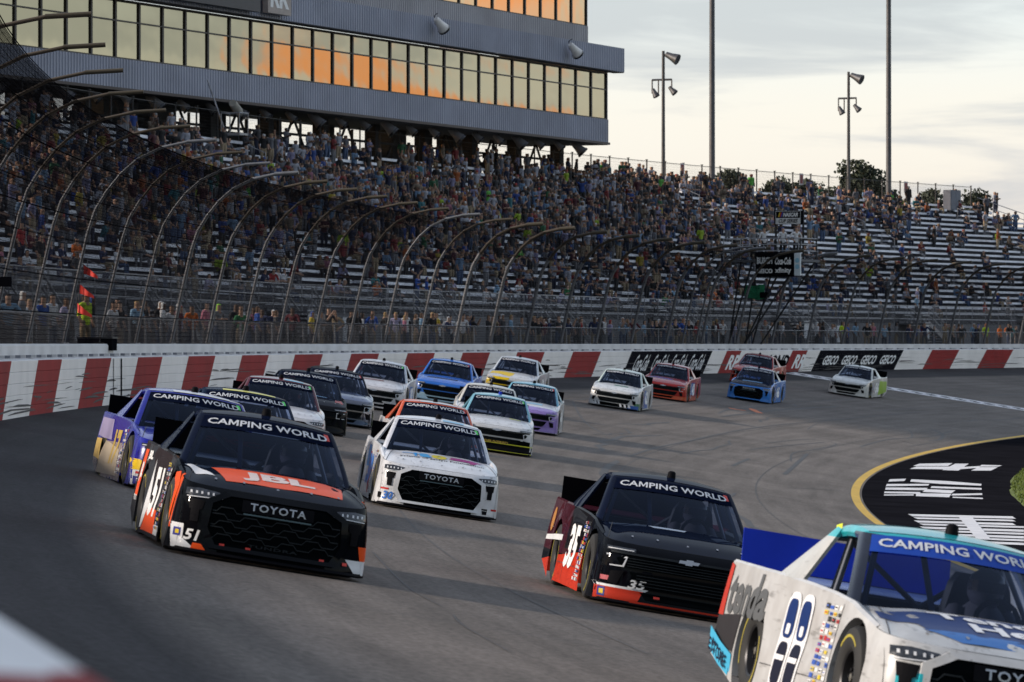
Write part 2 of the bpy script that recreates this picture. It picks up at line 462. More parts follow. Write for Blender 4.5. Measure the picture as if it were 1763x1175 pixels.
for pts, wd in [([(1085, 786), (1120, 774), (1170, 763), (1300, 737), (1450, 722), (1600, 708)], 0.09),
                ([(640, 950), (700, 1010), (760, 1045)], 0.02),
                ([(1222, 715), (1290, 722), (1380, 733), (1440, 744), (1520, 755)], 0.06),
                ([(1318, 764), (1390, 757), (1440, 765), (1400, 775), (1365, 781), (1362, 795)], 0.07),
                ([(1540, 735), (1566, 742), (1570, 752), (1560, 756)], 0.08), ([(1600, 738), (1622, 748), (1618, 757), (1600, 760)], 0.16),
                ([(1480, 770), (1530, 757), (1600, 752), (1640, 742)], 0.09), ([(1700, 700), (1690, 706), (1750, 713)], 0.12),
                ([(1350, 818), (1370, 800), (1390, 782)], 0.14), ([(1260, 803), (1290, 790)], 0.12),
                ([(1390, 740), (1420, 728), (1500, 745), (1590, 770)], 0.04), ([(1355, 840), (1440, 845), (1480, 850)], 0.06),
                ([(985, 690), (1010, 730), (1070, 762)], 0.07), ([(1500, 700), (1600, 712), (1690, 716)], 0.06),
                ([(1660, 742), (1680, 750), (1560, 770)], 0.05), ([(1290, 775), (1330, 770), (1420, 762)], 0.08),
                ([(780, 1060), (800, 1080), (880, 1125)], 0.015)]:
    strip_path(mb, px_curve(pts), wd)
for _ in range(34):
    s = random.uniform(60, 330); w = random.uniform(4, 18); ln = random.uniform(6, 34); dw = random.uniform(-.9, .9)
    strip_path(mb, [(s + ln * k / 10, w + dw * sin(k / 10 * pi * random.choice((.5, 1)))) for k in range(11)], random.uniform(.05, .2))
mb.build('tyre_marks', M_RUB, kind='stuff', label='curved dark tyre marks and seams across the grey asphalt', category='tyre marks')
mb = MB()
for pts in ([(1258, 703), (1268, 706), (1282, 707)], [(1293, 704), (1302, 709), (1309, 712)]):
    strip_path(mb, px_curve(pts, 6), 0.34, 0.008)
mb.build('orange_paint_mark', mat('orange marking paint', (0.55, 0.13, 0.03), 0.7), kind='structure')

# ================================================================ outer wall with its energy absorbing barrier
WALL_H = 1.15
wall = empty('track_wall', frame(150, 0, 0), label='white outer track wall with red blocks and painted sponsor panels', category='wall')
wi = wall.matrix_world.inverted()
def panel(s0, s1, m, slant=2.0, s1_slant=None):
    mb = MB(); nt_ = 5; h = WALL_H / nt_
    sl1 = slant if s1_slant is None else s1_slant
    n_ = max(1, int((s1 - s0) / 1.6))
    for k in range(nt_):
        z0 = k * h + (0.0 if k == 0 else 0.0015); z1 = (k + 1) * h - 0.0015; b_ = 0.007
        prof = [(0.20, z0), (0.215 + b_ * 0, z0), (0.0, z0 + b_ * 0), (0.0, z0)]
        loop = [(-0.20, z0 + .004), (-b_, z0), (0.0, z0 + b_), (0.0, z1 - b_), (-b_, z1), (-0.20, z1)]
        rows = []
        for i in range(n_ + 1):
            row = []
            for (dw, z) in loop:
                a = s0 + slant * z / WALL_H; b2 = s1 + sl1 * z / WALL_H
                row.append(wi @ P(a + (b2 - a) * i / n_, dw, z - 0.02))
            rows.append(row)
        mb.grid(rows)
    return mb.build('barrier_panel', m, wall)
def spx(px): return s_at(px, 0) - 2.0
reds = [(66, 107), (150, 192), (238, 280), (325, 371), (417, 463), (508, 556), (605, 653), (702, 749), (797, 844), (891, 938), (987, 1035)]
PAN = []
cur = 20.0
first_red_end = spx(20)
PAN.append((first_red_end - 5.5, first_red_end, M_RED))
q = first_red_end - 11
while q > 25: PAN.append((q - 5.5, q, M_RED)); q -= 11
for a, b_ in reds: PAN.append((spx(a), spx(b_), M_RED))
PAN += [(spx(1088), spx(1227), M_BLACKP), (spx(1252), spx(1277), M_RED), (spx(1365), spx(1391), M_RED), (spx(1413), spx(1556), M_BLACKP),
        (spx(1605), spx(1652), M_RED), (spx(1699), spx(1745), M_RED), (spx(1795), spx(1840), M_RED)]
PAN.append((1.6, 2.7, M_RED))
PAN.sort(key=lambda t: t[0])
edges = 0.2
for a, b_, m in PAN:
    if a > edges + .1:
        n_ = max(1, round((a - edges) / 9))
        for i in range(n_): panel(edges + (a - edges) * i / n_, edges + (a - edges) * (i + 1) / n_, M_WHITE)
    panel(a, b_, m); edges = b_
for i in range(8): panel(edges + i * 9, edges + (i + 1) * 9, M_WHITE)
S_END = edges + 70
# concrete wall behind and the steel cap between, with its row of bracket plates
M_CONC = mat('white concrete', (0.60, 0.59, 0.59), 0.7, var=0.1, scale=0.7, bump=0.2)
mb = MB(); n_ = 240
rows = []
for i in range(n_ + 1):
    s = -4 + (S_END + 4) * i / n_
    rows.append([wi @ P(s, w, z) for w, z in ((-0.62, 0.0), (-0.62, 1.43), (-0.66, 1.47), (-1.05, 1.47), (-1.09, 1.43), (-1.09, 0.0))])
mb.grid(rows); mb.build('concrete_wall', M_CONC, wall)
mb = MB(); rows = []
for i in range(n_ + 1):
    s = -4 + (S_END + 4) * i / n_
    rows.append([wi @ P(s, w, z) for w, z in ((-0.012, WALL_H - .024), (-0.62, WALL_H + 0.02))])
mb.grid(rows); mb.build('wall_cap', M_WHITE, wall)
mb = MB()
mb = MB(); mb.grid([[wi @ P(s_, w, z) for w, z in ((-0.02, WALL_H - .018), (-0.60, WALL_H + 0.024))] for s_ in (3.0, 3.5, 4.1, 4.55)]); mb.build('cap_red_paint', M_RED, wall)
mb = MB()
s = 60
while s < 330:
    fr = wi @ frame(s, -0.42, WALL_H + 0.02)
    mb.box(fr, (-0.05, -0.5, 0.0), (0.06, 0.5, 0.06)); s += 2.1
mb.build('bracket_plates', mat('bracket steel', (0.22, 0.23, 0.26), 0.5, 0.3), wall, kind='stuff')
# wall signs
def wall_pt(a, z): return wi @ P(a + 2.0 * z / WALL_H, 0.014, z - 0.02)
def wtext(s_, px, wpx, h, m, bold=0.03, shear=0.0, cz=0.56, name='wall_lettering', **k):
    c = spx(px) + 1.0 - 1.0; c = s_at(px, 0) - 1.0
    text_on(s_, wall_pt, c - 1.0 * (cz / WALL_H - .5) , cz, s_at(px + wpx / 2) - s_at(px - wpx / 2), h, m, wall, name=name, bold=bold, shear=shear, **k)
for px in (1429.5, 1462, 1495, 1528): wtext('GEICO', px, 25, 0.52, M_LETTER, 0.03, cz=0.60)
for px in (1104, 1136, 1168, 1199): wtext('Coca-Cola', px, 24, 0.78, M_LETTER, 0.015, 0.35, cz=0.60)
wtext('RR', 1263, 20, 0.74, M_LETTER, 0.035); wtext('RR', 1377, 20, 0.74, M_LETTER, 0.035)
wtext('RICHMOND', 1320, 74, 0.72, M_BLACKP, 0.035)

# ================================================================ catch fence
M_GALV = mat('galvanised pipe', (0.15, 0.155, 0.17), 0.5, 0.4, var=0.2, scale=4)
M_RUST = mat('rusted pipe', (0.050, 0.037, 0.025), 0.7, 0.1, var=0.35, scale=3)
M_SCUFF = None
M_WIRE = mat('fence wire', (0.006, 0.006, 0.008), 1.0, 0.0, spec=0.0)
fence = empty('catch_fence', frame(150, -0.85, 1.47), label='tall curved steel catch fence standing on the outer wall', category='fence')
fi = fence.matrix_world.inverted()
PROF = [(0, 0), (0.27, 1.3), (0.58, 2.63), (0.76, 3.16), (1.03, 3.6), (1.35, 4.0), (1.75, 4.35), (2.3, 4.62), (2.95, 4.76), (3.6, 4.80)]
s_ref = s_at(109, -0.85); SP = 7.0
def prof_at(t):
    t = t * (len(PROF) - 1); i = min(int(t), len(PROF) - 2); u = t - i
    return PROF[i][0] * (1 - u) + PROF[i + 1][0] * u, PROF[i][1] * (1 - u) + PROF[i + 1][1] * u
post_me = {}
def mk_post(silver, rd=1.0):
    mb = MB(); p = [Vector((prof_at(k / 18)[0], 0, prof_at(k / 18)[1])) for k in range(19)]
    mb.tube(p[:9], 0.050 * rd, 8, 2, cap=False); mb.tube(p[8:17], 0.044 * rd, 8, 0, cap=False)
    mb.tube([p[16] - Vector((.02, 0, 0.0)), p[17], p[18]], 0.054 * rd, 8, 1)
    mb.box(I4, (-0.12, -0.12, 0), (0.12, 0.12, 0.03), 0)
    return mb.mesh('fence_post', [M_GALV if silver else M_RUST, M_GALV if silver else mat('rusted end cap', (0.050, 0.040, 0.025), .7, .1), mat('dull galvanised', (0.12, 0.12, 0.13), .6, .2)], 50)
post_me = {(sv, g): mk_post(sv, rd) for sv in (True, False) for g, rd in enumerate((.74, 1.0, 1.5))}
k0 = int((40 - s_ref) / SP)
k = k0; posts = []
while True:
    s = s_ref + k * SP
    if s > 375: break
    silver = k in (0, 2, 3, 9, 20, 27)
    obj('fence_post', post_me[silver, 0 if s < 125 else (1 if s < 185 else 2)], fence, fi @ frame(s, -0.85, 1.47))
    posts.append(s); k += 1
for s in (s_at(1203), s_at(1226)):
    obj('fence_post', post_me[True, 1], fence, fi @ frame(s, -0.85, 1.47))
def wire_array(paths, r):
    """many thin three-sided wires at once; paths: array (n, k, 3)"""
    A_ = np.asarray(paths, dtype=np.float64); n_, k_, _ = A_.shape
    d = np.gradient(A_, axis=1); d /= np.linalg.norm(d, axis=2, keepdims=True) + 1e-9
    up = np.array([0.31, 0.2, 0.93]); u = np.cross(d, up); u /= np.linalg.norm(u, axis=2, keepdims=True) + 1e-9
    v = np.cross(d, u)
    V = np.stack([A_ + r * (u * cos(a) + v * sin(a)) for a in (0, 2.094, 4.189)], axis=2).reshape(-1, 3)
    idx = np.arange(n_ * k_ * 3).reshape(n_, k_, 3)
    a = idx[:, :-1, :]; b_ = np.roll(idx[:, :-1, :], -1, axis=2); c = np.roll(idx[:, 1:, :], -1, axis=2); e = idx[:, 1:, :]
    return V, np.stack([a, b_, c, e], axis=-1).reshape(-1, 4)
def np_mesh(name, V, Fq, m):
    me = bpy.data.meshes.new(name)
    me.vertices.add(len(V)); me.vertices.foreach_set('co', np.asarray(V, dtype=np.float32).ravel())
    k_ = Fq.shape[1]
    me.loops.add(len(Fq) * k_); me.loops.foreach_set('vertex_index', Fq.astype(np.int32).ravel())
    me.polygons.add(len(Fq)); me.polygons.foreach_set('loop_start', np.arange(0, len(Fq) * k_, k_, dtype=np.int32))
    if m: me.materials.append(m)
    me.update(calc_edges=True); return me
def vfence(s_arr, prof, w0, z0):
    s_arr = np.asarray(s_arr)[:, None]; ph = s_arr / R
    w = w0 + np.array([p[0] for p in prof])[None, :]; z = z0 + np.array([p[1] for p in prof])[None, :] + 0 * s_arr
    return np.stack([OX - (R - w) * np.cos(ph), (R - w) * np.sin(ph), z], axis=-1)
def to_local(V, inv):
    Mx = np.array(inv); return V @ Mx[:3, :3].T + Mx[:3, 3]
# woven mesh: verticals closer together near the camera end, where it reads as mesh
vs = np.concatenate([np.arange(42, 110, 0.10), np.arange(110, 170, 0.085), np.arange(170, 372, 0.14)])
vp = [prof_at(t) for t in (0, .12, .25, .36, .47, .58, .68, .78)]
V1, F1 = wire_array(vfence(vs, vp, -0.83, 1.47), 0.0038)
hs = np.arange(40, 372, 1.4); hp = []
for t in np.concatenate([np.linspace(0, .22, 26), np.linspace(.225, .78, 42)]):
    a, b_ = prof_at(t); hp.append(vfence(hs, [(a, b_)], -0.83, 1.47)[:, 0, :])
V2, F2 = wire_array(np.array(hp), 0.0050)
V = np.concatenate([to_local(V1, fi), to_local(V2, fi)]); Fq = np.concatenate([F1, F2 + len(V1)])
obj('fence_mesh', np_mesh('fence_mesh', V, Fq, M_WIRE), fence, kind='stuff')
for t in (0.06, 0.13, 0.2, 0.28, 0.37, 0.46, 0.55, 0.66, 0.78):
    a, b_ = prof_at(t); pts = vfence(np.arange(40, 372, 3.5), [(a, b_)], -0.80, 1.47)[:, 0, :]
    Vc, Fc = wire_array(pts[None], 0.011)
    obj('fence_cable', np_mesh('fence_cable', to_local(Vc, fi), Fc, M_WIRE), fence)

mb = MB()
for _ in range(280):
    s0 = random.uniform(85, 360); ln = random.uniform(.5, 6); z0 = abs(random.gauss(.32, .2)) + .04; dz = random.uniform(-.05, .08); th = random.uniform(.008, .045)
    if z0 > 1.0: continue
    rows = []
    for k in range(5):
        e = th * (.25 if k in (0, 4) else 1); z = z0 + dz * k / 4; rows.append([wi @ P(s0 + ln * k / 4, .010, z), wi @ P(s0 + ln * k / 4, .010, z + e)])
    mb.grid(rows)
mb.build('rubber_scuffs', mat('wall scuff', (.07, .065, .065), .8, var=.4, scale=3), wall, kind='stuff')
# concentric paving joints
M_JOINT = mat('paving joint', (0.075, 0.067, 0.062), 0.8, var=.3, scale=2)
for w in (7.4, 12.1, 15.6): arc_strip('paving_joint', [w, w + .035], 40, 400, 3.0, M_JOINT, lift=0.004, kind='structure')

for px, wd in ((206, .10), (219, .22)):
    a = spx(px); mb = MB(); mb.grid([[wi @ P(a + .6 + (x), .016, z) for x in (0, wd)] for z in (.0, .6, WALL_H - .04)]); mb.build('wall_joint', M_BLACKP, wall)
# ================================================================ grandstand
NROW = 22; RISE = 0.391; DEP = 0.73; B0 = 8.0; Z0 = 3.10
def row_b(i): return B0 + i * DEP
def row_z(i): return Z0 + i * RISE
M_ALU = mat('weathered aluminium', (0.66, 0.68, 0.74), 0.5, 0.0, var=0.16, scale=0.8)
M_DARKC = mat('dark concrete', (0.085, 0.085, 0.095), 0.95, spec=0.0, var=0.25, scale=0.6, bump=0.2)
M_GREYS = mat('grey stand front', (0.115, 0.115, 0.125), 0.8, var=0.2, scale=0.6, bump=0.1)
M_RAIL = mat('handrail steel', (0.30, 0.30, 0.32), 0.5, 0.4, var=0.2)
M_SIGN = mat('white sign face', (0.66, 0.68, 0.72), 0.5)
M_DSTEEL = mat('dark steel', (0.022, 0.022, 0.025), 0.6, 0.3, var=0.3)
stand = empty('grandstand', frame(200, -8, 0), label='long stepped grandstand with pale aluminium bench rows behind the fence', category='grandstand')
si = stand.matrix_world.inverted()
def s_end(i): return s_at(1688, -row_b(NROW - 1)) + (NROW - 1 - i) * 1.15
S_A = 72.0
SEC = 22.5; AISLE = 1.3
secs = []
q = S_A
while q < s_end(0): secs.append(q); q += SEC
def out_arc(mb, s0, s1, wz, ds=4.0, mi=0, close=False):
    n_ = max(1, int((s1 - s0) / ds))
    lp = wz + ([wz[0]] if close else [])
    mb.grid([[si @ P(s0 + (s1 - s0) * i / n_, w, z) for w, z in lp] for i in range(n_ + 1)], mi)
    if close:
        for ss in (s0, s1):
            mb.add([si @ P(ss, w, z) for w, z in wz], [tuple(range(len(wz)))], mi)
benches = 0
for i in range(NROW):
    mb = MB(); b_, z = row_b(i), row_z(i)
    out_arc(mb, S_A, s_end(i), [(-b_, z - RISE), (-b_, z), (-b_ - DEP, z)])
    mb.build('step', M_DARKC, stand)
    for k, s in enumerate(secs):
        e = min(s + SEC - AISLE, s_end(i))
        if e - s < 1.5: continue
        mb = MB()
        out_arc(mb, s, e, [(-b_ - .32, z + .29), (-b_ - .32, z + .43), (-b_ - .6, z + .43), (-b_ - .6, z + .39)], close=True)
        # foot board of the row, a second pale band
        out_arc(mb, s, e, [(-b_ + .01, z - .07), (-b_ + .01, z + .012), (-b_ - .26, z + .012), (-b_ - .26, z - .03)], close=True)
        mb.build('bench', M_ALU, stand); benches += 1
for s in secs:                                   # aisle steps
    mb = MB()
    for i in range(NROW):
        if s - AISLE > s_end(i): continue
        out_arc(mb, s - AISLE + .1, s - .1, [(-row_b(i) + .36, row_z(i) - RISE), (-row_b(i) + .36, row_z(i) - RISE / 2), (-row_b(i), row_z(i) - RISE / 2)])
    mb.build('aisle_steps', M_GREYS, stand)
    mb = MB()
    for k in range(0, NROW - 1, 3):
        if s > s_end(k): continue
        a = si @ P(s - AISLE / 2, -row_b(k) - .3, row_z(k)); b_ = si @ P(s - AISLE / 2, -row_b(k + 1) - .5, row_z(k + 1))
        h = Vector((0, 0, .9)); mb.tube([a, a + h, b_ + h, b_], .028, 5)
    if mb.v: mb.build('aisle_handrail', M_RAIL, stand, kind='stuff')
# front wall, walkway parapet
mb = MB(); out_arc(mb, S_A, s_end(0) + 20, [(-7.6, 1.05), (-7.6, 2.77), (-8.0, 2.77), (-8.0, 1.05)]); mb.build('front_wall', M_GREYS, stand)
mb = MB(); out_arc(mb, S_A, s_end(0) + 20, [(-7.9, 2.77), (-7.9, Z0 - .33), (-8.2, Z0 - .33)]); mb.build('front_walk_edge', mat('pale concrete band', (0.36, 0.37, 0.4), .8, var=.15), stand)
mb = MB(); s = S_A
while s < s_end(0) + 18:
    p = si @ P(s, -7.75, 2.77); mb.tube([p, p + Vector((0, 0, 1.15))], .03, 5); s += 2.4
for z in (3.10, 3.45, 3.90):
    pts = [si @ P(S_A + j * 3, -7.75, z) for j in range(int((s_end(0) + 18 - S_A) / 3))]; mb.tube(pts, .028, 5)
mb.build('front_railing', M_RAIL, stand)
s = S_A; mb = MB(); paths = []
s_arr = np.arange(S_A, s_end(0) + 18, 0.11)
Vp, Fp = wire_array(vfence(s_arr, [(0, 0), (0, .5), (0, 1.05)], -7.74, 2.80), 0.006)
obj('front_railing_pickets', np_mesh('pickets', to_local(Vp, si), Fp, M_RAIL), stand, kind='stuff')
# back wall, rear rail
rb = -row_b(NROW) - .05; rz = row_z(NROW - 1)
s_r = s_end(NROW - 1)
mb = MB(); out_arc(mb, S_A, s_r, [(rb, rz), (rb, -6), (rb - .2, -6)]); mb.build('back_structure', M_DARKC, stand)
rail = empty('back_rail_fence', frame(s_r - 30, rb, rz), label='wire fence on posts along the top back edge of the grandstand', category='fence')
ri = rail.matrix_world.inverted()
s = s_r; n_p = 0
pm = MB(); pm.tube([(0, 0, 0), (0, 0, 1.95)], .05, 6); pm.box(I4, (-.07, -.07, 1.95), (.07, .07, 1.99)); pme = pm.mesh('rail_post', M_DSTEEL)
while s > S_A + 20:
    obj('rail_post', pme, rail, ri @ frame(s, rb, rz)); s -= 2.95; n_p += 1
for z in (.12, 1.88):
    mb = MB(); mb.tube([ri @ P(S_A + 20 + (s_r - S_A - 20) * j / 90, rb, rz + z) for j in range(91)], .022, 5); mb.build('rail_pipe', M_DSTEEL, rail)
sa = np.arange(S_A + 100, s_r, 0.16)
Va, Fa = wire_array(vfence(sa, [(0, .12), (0, 1.88)], rb, rz), 0.003)
ha = np.array([vfence(np.arange(S_A + 100, s_r, 3.0), [(0, z)], rb, rz)[:, 0, :] for z in np.arange(.2, 1.85, .16)])
Vb, Fb = wire_array(ha, 0.003)
obj('rail_mesh', np_mesh('rail_mesh', np.concatenate([to_local(Va, ri), to_local(Vb, ri)]), np.concatenate([Fa, Fb + len(Va)]), M_DSTEEL), rail, kind='stuff')
# sloping end rail beyond the last seats
mb = MB(); pts = [si @ P(s_end(i) + .3, -row_b(i) - .4, row_z(i) + 1.1) for i in range(NROW)]
mb.tube(pts, .03, 5); mb.tube([p - Vector((0, 0, .45)) for p in pts], .025, 5)
for i in range(0, NROW, 2):
    mb.tube([pts[i], pts[i] - Vector((0, 0, 1.1))], .035, 5)
mb.build('end_railing', M_RAIL, stand)
for px in (1173, 1378, 1558):                   # small banners tied to the rail
    f_ = frame(s_at(px, rb), rb + .07, rz + 1.15)
    o = MB(); o.box(I4, (-.01, -.33, 0), (.01, .33, .8)); t = o.build('rail_banner', mat('banner pale', (.45, .42, .42), .7), None)
    t.matrix_world = f_; t['category'] = 'banner'
    t['label'] = {1173: 'small square banner on the top rail right of the press box', 1378: 'small pale banner on the top rail midway along, above a tree crown',
                  1558: 'small square banner on the top rail right of the rightmost tall pole'}[px]
    o = MB(); o.box(I4, (.011, -.22, .1), (.016, .22, .7)); o.build('banner_emblem', mat('banner red', (.22, .05, .05), .7), t)

# stairs from the walkway to the first row, one flight per section
sign_me = MB(); sign_me.box(I4, (0, -.42, 0), (.03, .42, 1.0)); sign_me = sign_me.mesh('sign_face', M_SIGN)
STAIRS = []
for n_, s in enumerate(secs):
    if s > s_end(0) + 4: continue
    st = empty('stairway', frame(s, -6.7, 1.05), group='steel stairways from the walkway up to the seats', category='stairs')
    STAIRS.append((st, s))
    ti = st.matrix_world.inverted()
    L_, H_ = 4.8, 1.72
    mb = MB()
    for k in range(10): mb.box(I4, (-.55, L_ - (k + 1) * L_ / 10, k * H_ / 10 + .1), (.55, L_ - k * L_ / 10 + .02, k * H_ / 10 + .19))
    mb.build('stair_treads', M_GREYS, st)
    for x in (-.6, .6):
        mb = MB()
        mb.add([(x - .03, L_, .0), (x - .03, L_, .3), (x - .03, 0, H_ + .15), (x - .03, 0, H_ - .15), (x + .03, L_, .0), (x + .03, L_, .3), (x + .03, 0, H_ + .15), (x + .03, 0, H_ - .15)],
               [(0, 1, 2, 3), (7, 6, 5, 4), (1, 5, 6, 2), (0, 3, 7, 4), (0, 4, 5, 1), (3, 2, 6, 7)])
        mb.build('stringer', M_RAIL, st)
        mb = MB()
        for h in (.5, .95):
            mb.tube([(x, L_ + .3, .15 + h), (x, 0, H_ + h), (x, -1.2, H_ + h)], .035, 6)
        for k in range(5): mb.tube([(x, L_ * k / 4, H_ * (1 - k / 4)), (x, L_ * k / 4, H_ * (1 - k / 4) + 1.0)], .03, 5)
        mb.build('handrail', M_RAIL, st)
    mb = MB(); mb.box(I4, (-.9, -1.5, H_ - .08), (.75, 0, H_)); mb.build('landing', M_GREYS, st)
    obj('section_sign', sign_me, st, Matrix.Translation((.66, -.6, H_ - .95)))
    obj('section_sign', sign_me, st, Matrix.Translation((.66, 5.7, H_ - 1.2)))
    for y in (-.6, 5.7):
        mb = MB(); mb.tube([(.62, y, -.0), (.62, y, 2.0)], .04, 6); mb.build('sign_post', M_RAIL, st)
    if abs(s - s_at(250, -6.7)) < 10:
        text_on('G', lambda a, b_: Vector((.695, a, b_)), -.6, H_ - .45, .4, .6, mat('grey print', (.15, .15, .18)), st, bold=.03)
# walkway rail close behind the fence
grail = empty('walkway_rail', frame(150, -1.7, 1.05), label='grey picket barrier along the walkway directly behind the catch fence', category='railing')
gi = grail.matrix_world.inverted()
Vp, Fp = wire_array(vfence(np.arange(60, 372, 0.09), [(0, 0), (0, 1.12)], -1.7, 1.07), 0.0055)
obj('rail_pickets', np_mesh('rail_pickets', to_local(Vp, gi), Fp, mat('dull picket', (.12, .12, .13), .6, .3)), grail, kind='stuff')
for z in (.06, 1.15):
    mb = MB(); mb.tube([gi @ P(60 + 4 * j, -1.7, 1.05 + z) for j in range(78)], .028, 6); mb.build('rail_pipe', M_RAIL, grail)
pm = MB(); pm.tube([(0, 0, 0), (0, 0, 1.12)], .035, 6); pme = pm.mesh('rail_post', M_RAIL)
for j in range(104): obj('rail_post', pme, grail, gi @ frame(60 + 3 * j, -1.72, 1.05))

# ================================================================ press box
M_CLAD = None
def cladding(name, c):
    m, t, b = base_mat(name)
    tcn = t.nodes.new('ShaderNodeTexCoord')
    nz = t.nodes.new('ShaderNodeTexNoise'); nz.inputs['Scale'].default_value = .35; nz.inputs['Detail'].default_value = 5
    t.links.new(tcn.outputs['Object'], nz.inputs['Vector'])
    r = t.nodes.new('ShaderNodeValToRGB'); r.color_ramp.elements[0].position = .3; r.color_ramp.elements[1].position = .7
    r.color_ramp.elements[0].color = (*[x * .84 for x in c], 1); r.color_ramp.elements[1].color = (*[x * 1.1 for x in c], 1)
    t.links.new(nz.outputs[0], r.inputs[0]); t.links.new(r.outputs[0], b.inputs['Base Color'])
    b.inputs['Roughness'].default_value = .5; b.inputs['Metallic'].default_value = .2
    return m
M_CLAD = cladding('blue grey cladding', (0.29, 0.31, 0.395)); M_CLAD2 = cladding('upper grey cladding', (0.35, 0.345, 0.38))
x1, y1 = along(1047, 286); x2, y2 = along(262, 228)
Pr = Vector((x1, y1, 0)); dirv = (Vector((x2, y2, 0)) - Pr).normalized()      # runs towards the camera end
ang = atan2(-dirv.y, -dirv.x)
# local: +x away along the facade (to its right end at 0), +y outward behind, facade faces -y
PB = Matrix.Translation(Pr) @ Matrix.Rotation(ang, 4, 'Z')
LEN = 104.0
press = empty('press_box', PB @ Matrix.Translation((-30, 0, 14)), label='long blue-grey clad press box with ribbon windows raised over the grandstand', category='building')
PBl = Matrix.Translation((30, 0, -14))
def dep(x):
    p = PB @ Vector((x, 0, 0)); return p.length * cos(atan2(p.x, p.y) - AZ0)
def hz(y, d=286.0): return CAMZ + (593 - y) / F * d
zB, zW0, zW1, zT = hz(247), hz(206.5), hz(124), hz(83)
def clad_panel(x0, x1, y, z0, z1, m, name='cladding_panel', pitch=.30):
    """ribbed sheet from x0 to x1 at depth y"""
    mb = MB(); n_ = int((x1 - x0) / pitch); lo, hi = [], []
    for i in range(n_):
        for f_, o in ((0, 0), (.55, 0), (.65, .045), (.9, .045)):
            x = x0 + (x1 - x0) * (i + f_) / n_; lo.append(Vector((x, y - o, z0))); hi.append(Vector((x, y - o, z1)))
    lo.append(Vector((x1, y, z0))); hi.append(Vector((x1, y, z1)))
    mb.grid([[PBl @ p for p in lo], [PBl @ p for p in hi]]); return mb.build(name, m, press)
for a in range(8):
    xa, xb = -LEN + a * 13, -LEN + (a + 1) * 13 - .04
    clad_panel(xa, min(xb, 0), 0, zB, zW0, M_CLAD)
    clad_panel(xa, min(xb + (1.2 if a == 7 else 0), .9), -.7, zW1, zT, M_CLAD)
def pbox(name, lo, hi, m): mb = MB(); mb.box(PBl, lo, hi); return mb.build(name, m, press)
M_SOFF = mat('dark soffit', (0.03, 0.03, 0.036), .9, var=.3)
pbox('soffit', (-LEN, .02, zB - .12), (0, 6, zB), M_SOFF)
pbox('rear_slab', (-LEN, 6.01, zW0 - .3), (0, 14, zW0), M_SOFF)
pbox('soffit_trim', (-LEN, -.12, zB - .10), (.05, .0, zB + .04), mat('brown trim', (.05, .035, .035), .6))
pbox('upper_ledge', (-LEN, -.7, zW1 - .05), (.9, 0, zW1 - .005), M_SOFF)
pbox('terrace_roof', (-LEN, -.68, zT - .06), (.88, 8, zT), mat('roof grey', (.25, .25, .27), .8))
pbox('end_wall', (-.02, .03, zB), (.0, 6, zT - .07), M_CLAD)
pbox('upper_end_wall', (.6, -.68, zW1), (.88, 7.5, zT - .07), M_CLAD)
pbox('interior_back', (-LEN, 1.2, zW0), (-.1, 1.3, zW1 - .06), M_DSTEEL)
def glass_mat(name, tint):
    m, t, b = base_mat(name); b.inputs['Base Color'].default_value = (*tint, 1)
    b.inputs['Metallic'].default_value = 1.0; b.inputs['Roughness'].default_value = 0.03
    nz = t.nodes.new('ShaderNodeTexNoise'); nz.inputs['Scale'].default_value = .25
    tcn = t.nodes.new('ShaderNodeTexCoord'); t.links.new(tcn.outputs['Object'], nz.inputs['Vector'])
    bp = t.nodes.new('ShaderNodeBump'); bp.inputs['Strength'].default_value = .05; bp.inputs['Distance'].default_value = .3
    t.links.new(nz.outputs[0], bp.inputs['Height']); t.links.new(bp.outputs[0], b.inputs['Normal']); return m
M_TINT = glass_mat('amber mirror glass', (0.36, 0.335, 0.245))
M_TINT2 = glass_mat('orange mirror glass', (0.52, 0.42, 0.27))
M_MULL = mat('dark mullion', (.018, .014, .014), .5)
PW = 2.55
def window_row(x0, n_, yp, z0, z1, split, m):
    for i in range(n_):
        xb = x0 - i * PW; xa = xb - PW
        w = empty('window', None); w.parent = press; w.matrix_local = PBl @ Matrix.Translation(((xa + xb) / 2, yp, z0))
        mb = MB(); t = .09
        for lo, hi in (((-PW / 2, -.05, 0), (-PW / 2 + t, .07, z1 - z0)), ((PW / 2 - t, -.05, 0), (PW / 2 - .002, .07, z1 - z0)),
                       ((-PW / 2 + t, -.05, 0), (PW / 2 - t, .07, .08)), ((-PW / 2 + t, -.05, z1 - z0 - .08), (PW / 2 - t, .07, z1 - z0))) + \
                (((( -PW / 2 + t, -.04, split - .035), (PW / 2 - t, .07, split + .035)),) if split else ()):
            mb.box(I4, lo, hi)
        mb.build('frame', M_MULL, w)
        cells = ((.08, split - .035), (split + .035, z1 - z0 - .08)) if split else ((.08, z1 - z0 - .08),)
        for a, b_ in cells:
            tl = Matrix.Translation((0, .03, (a + b_) / 2)) @ Matrix.Rotation(random.gauss(0, .0012), 4, 'Z') @ Matrix.Rotation(random.gauss(0, .0012), 4, 'X')
            mb = MB(); hw, hh = PW / 2 - t + .02, (b_ - a) / 2 + .02
            mb.box(I4, (-hw, -.008, -hh), (hw, .008, hh)); obj('pane', mb.mesh('pane', m), w, tl)
window_row(-.05, 40, .12, zW0, zW1 - .06, 1.85, M_TINT)
def facade_x(px, yl=0.0):
    """local x where the sight line of column px crosses the plane y = yl"""
    a = az_of(px); o = PB.inverted() @ Vector((0, 0, 0)); d = (PB.inverted().to_3x3() @ Vector((sin(a), cos(a), 0)))
    t = (yl - o.y) / d.y; return o.x + d.x * t
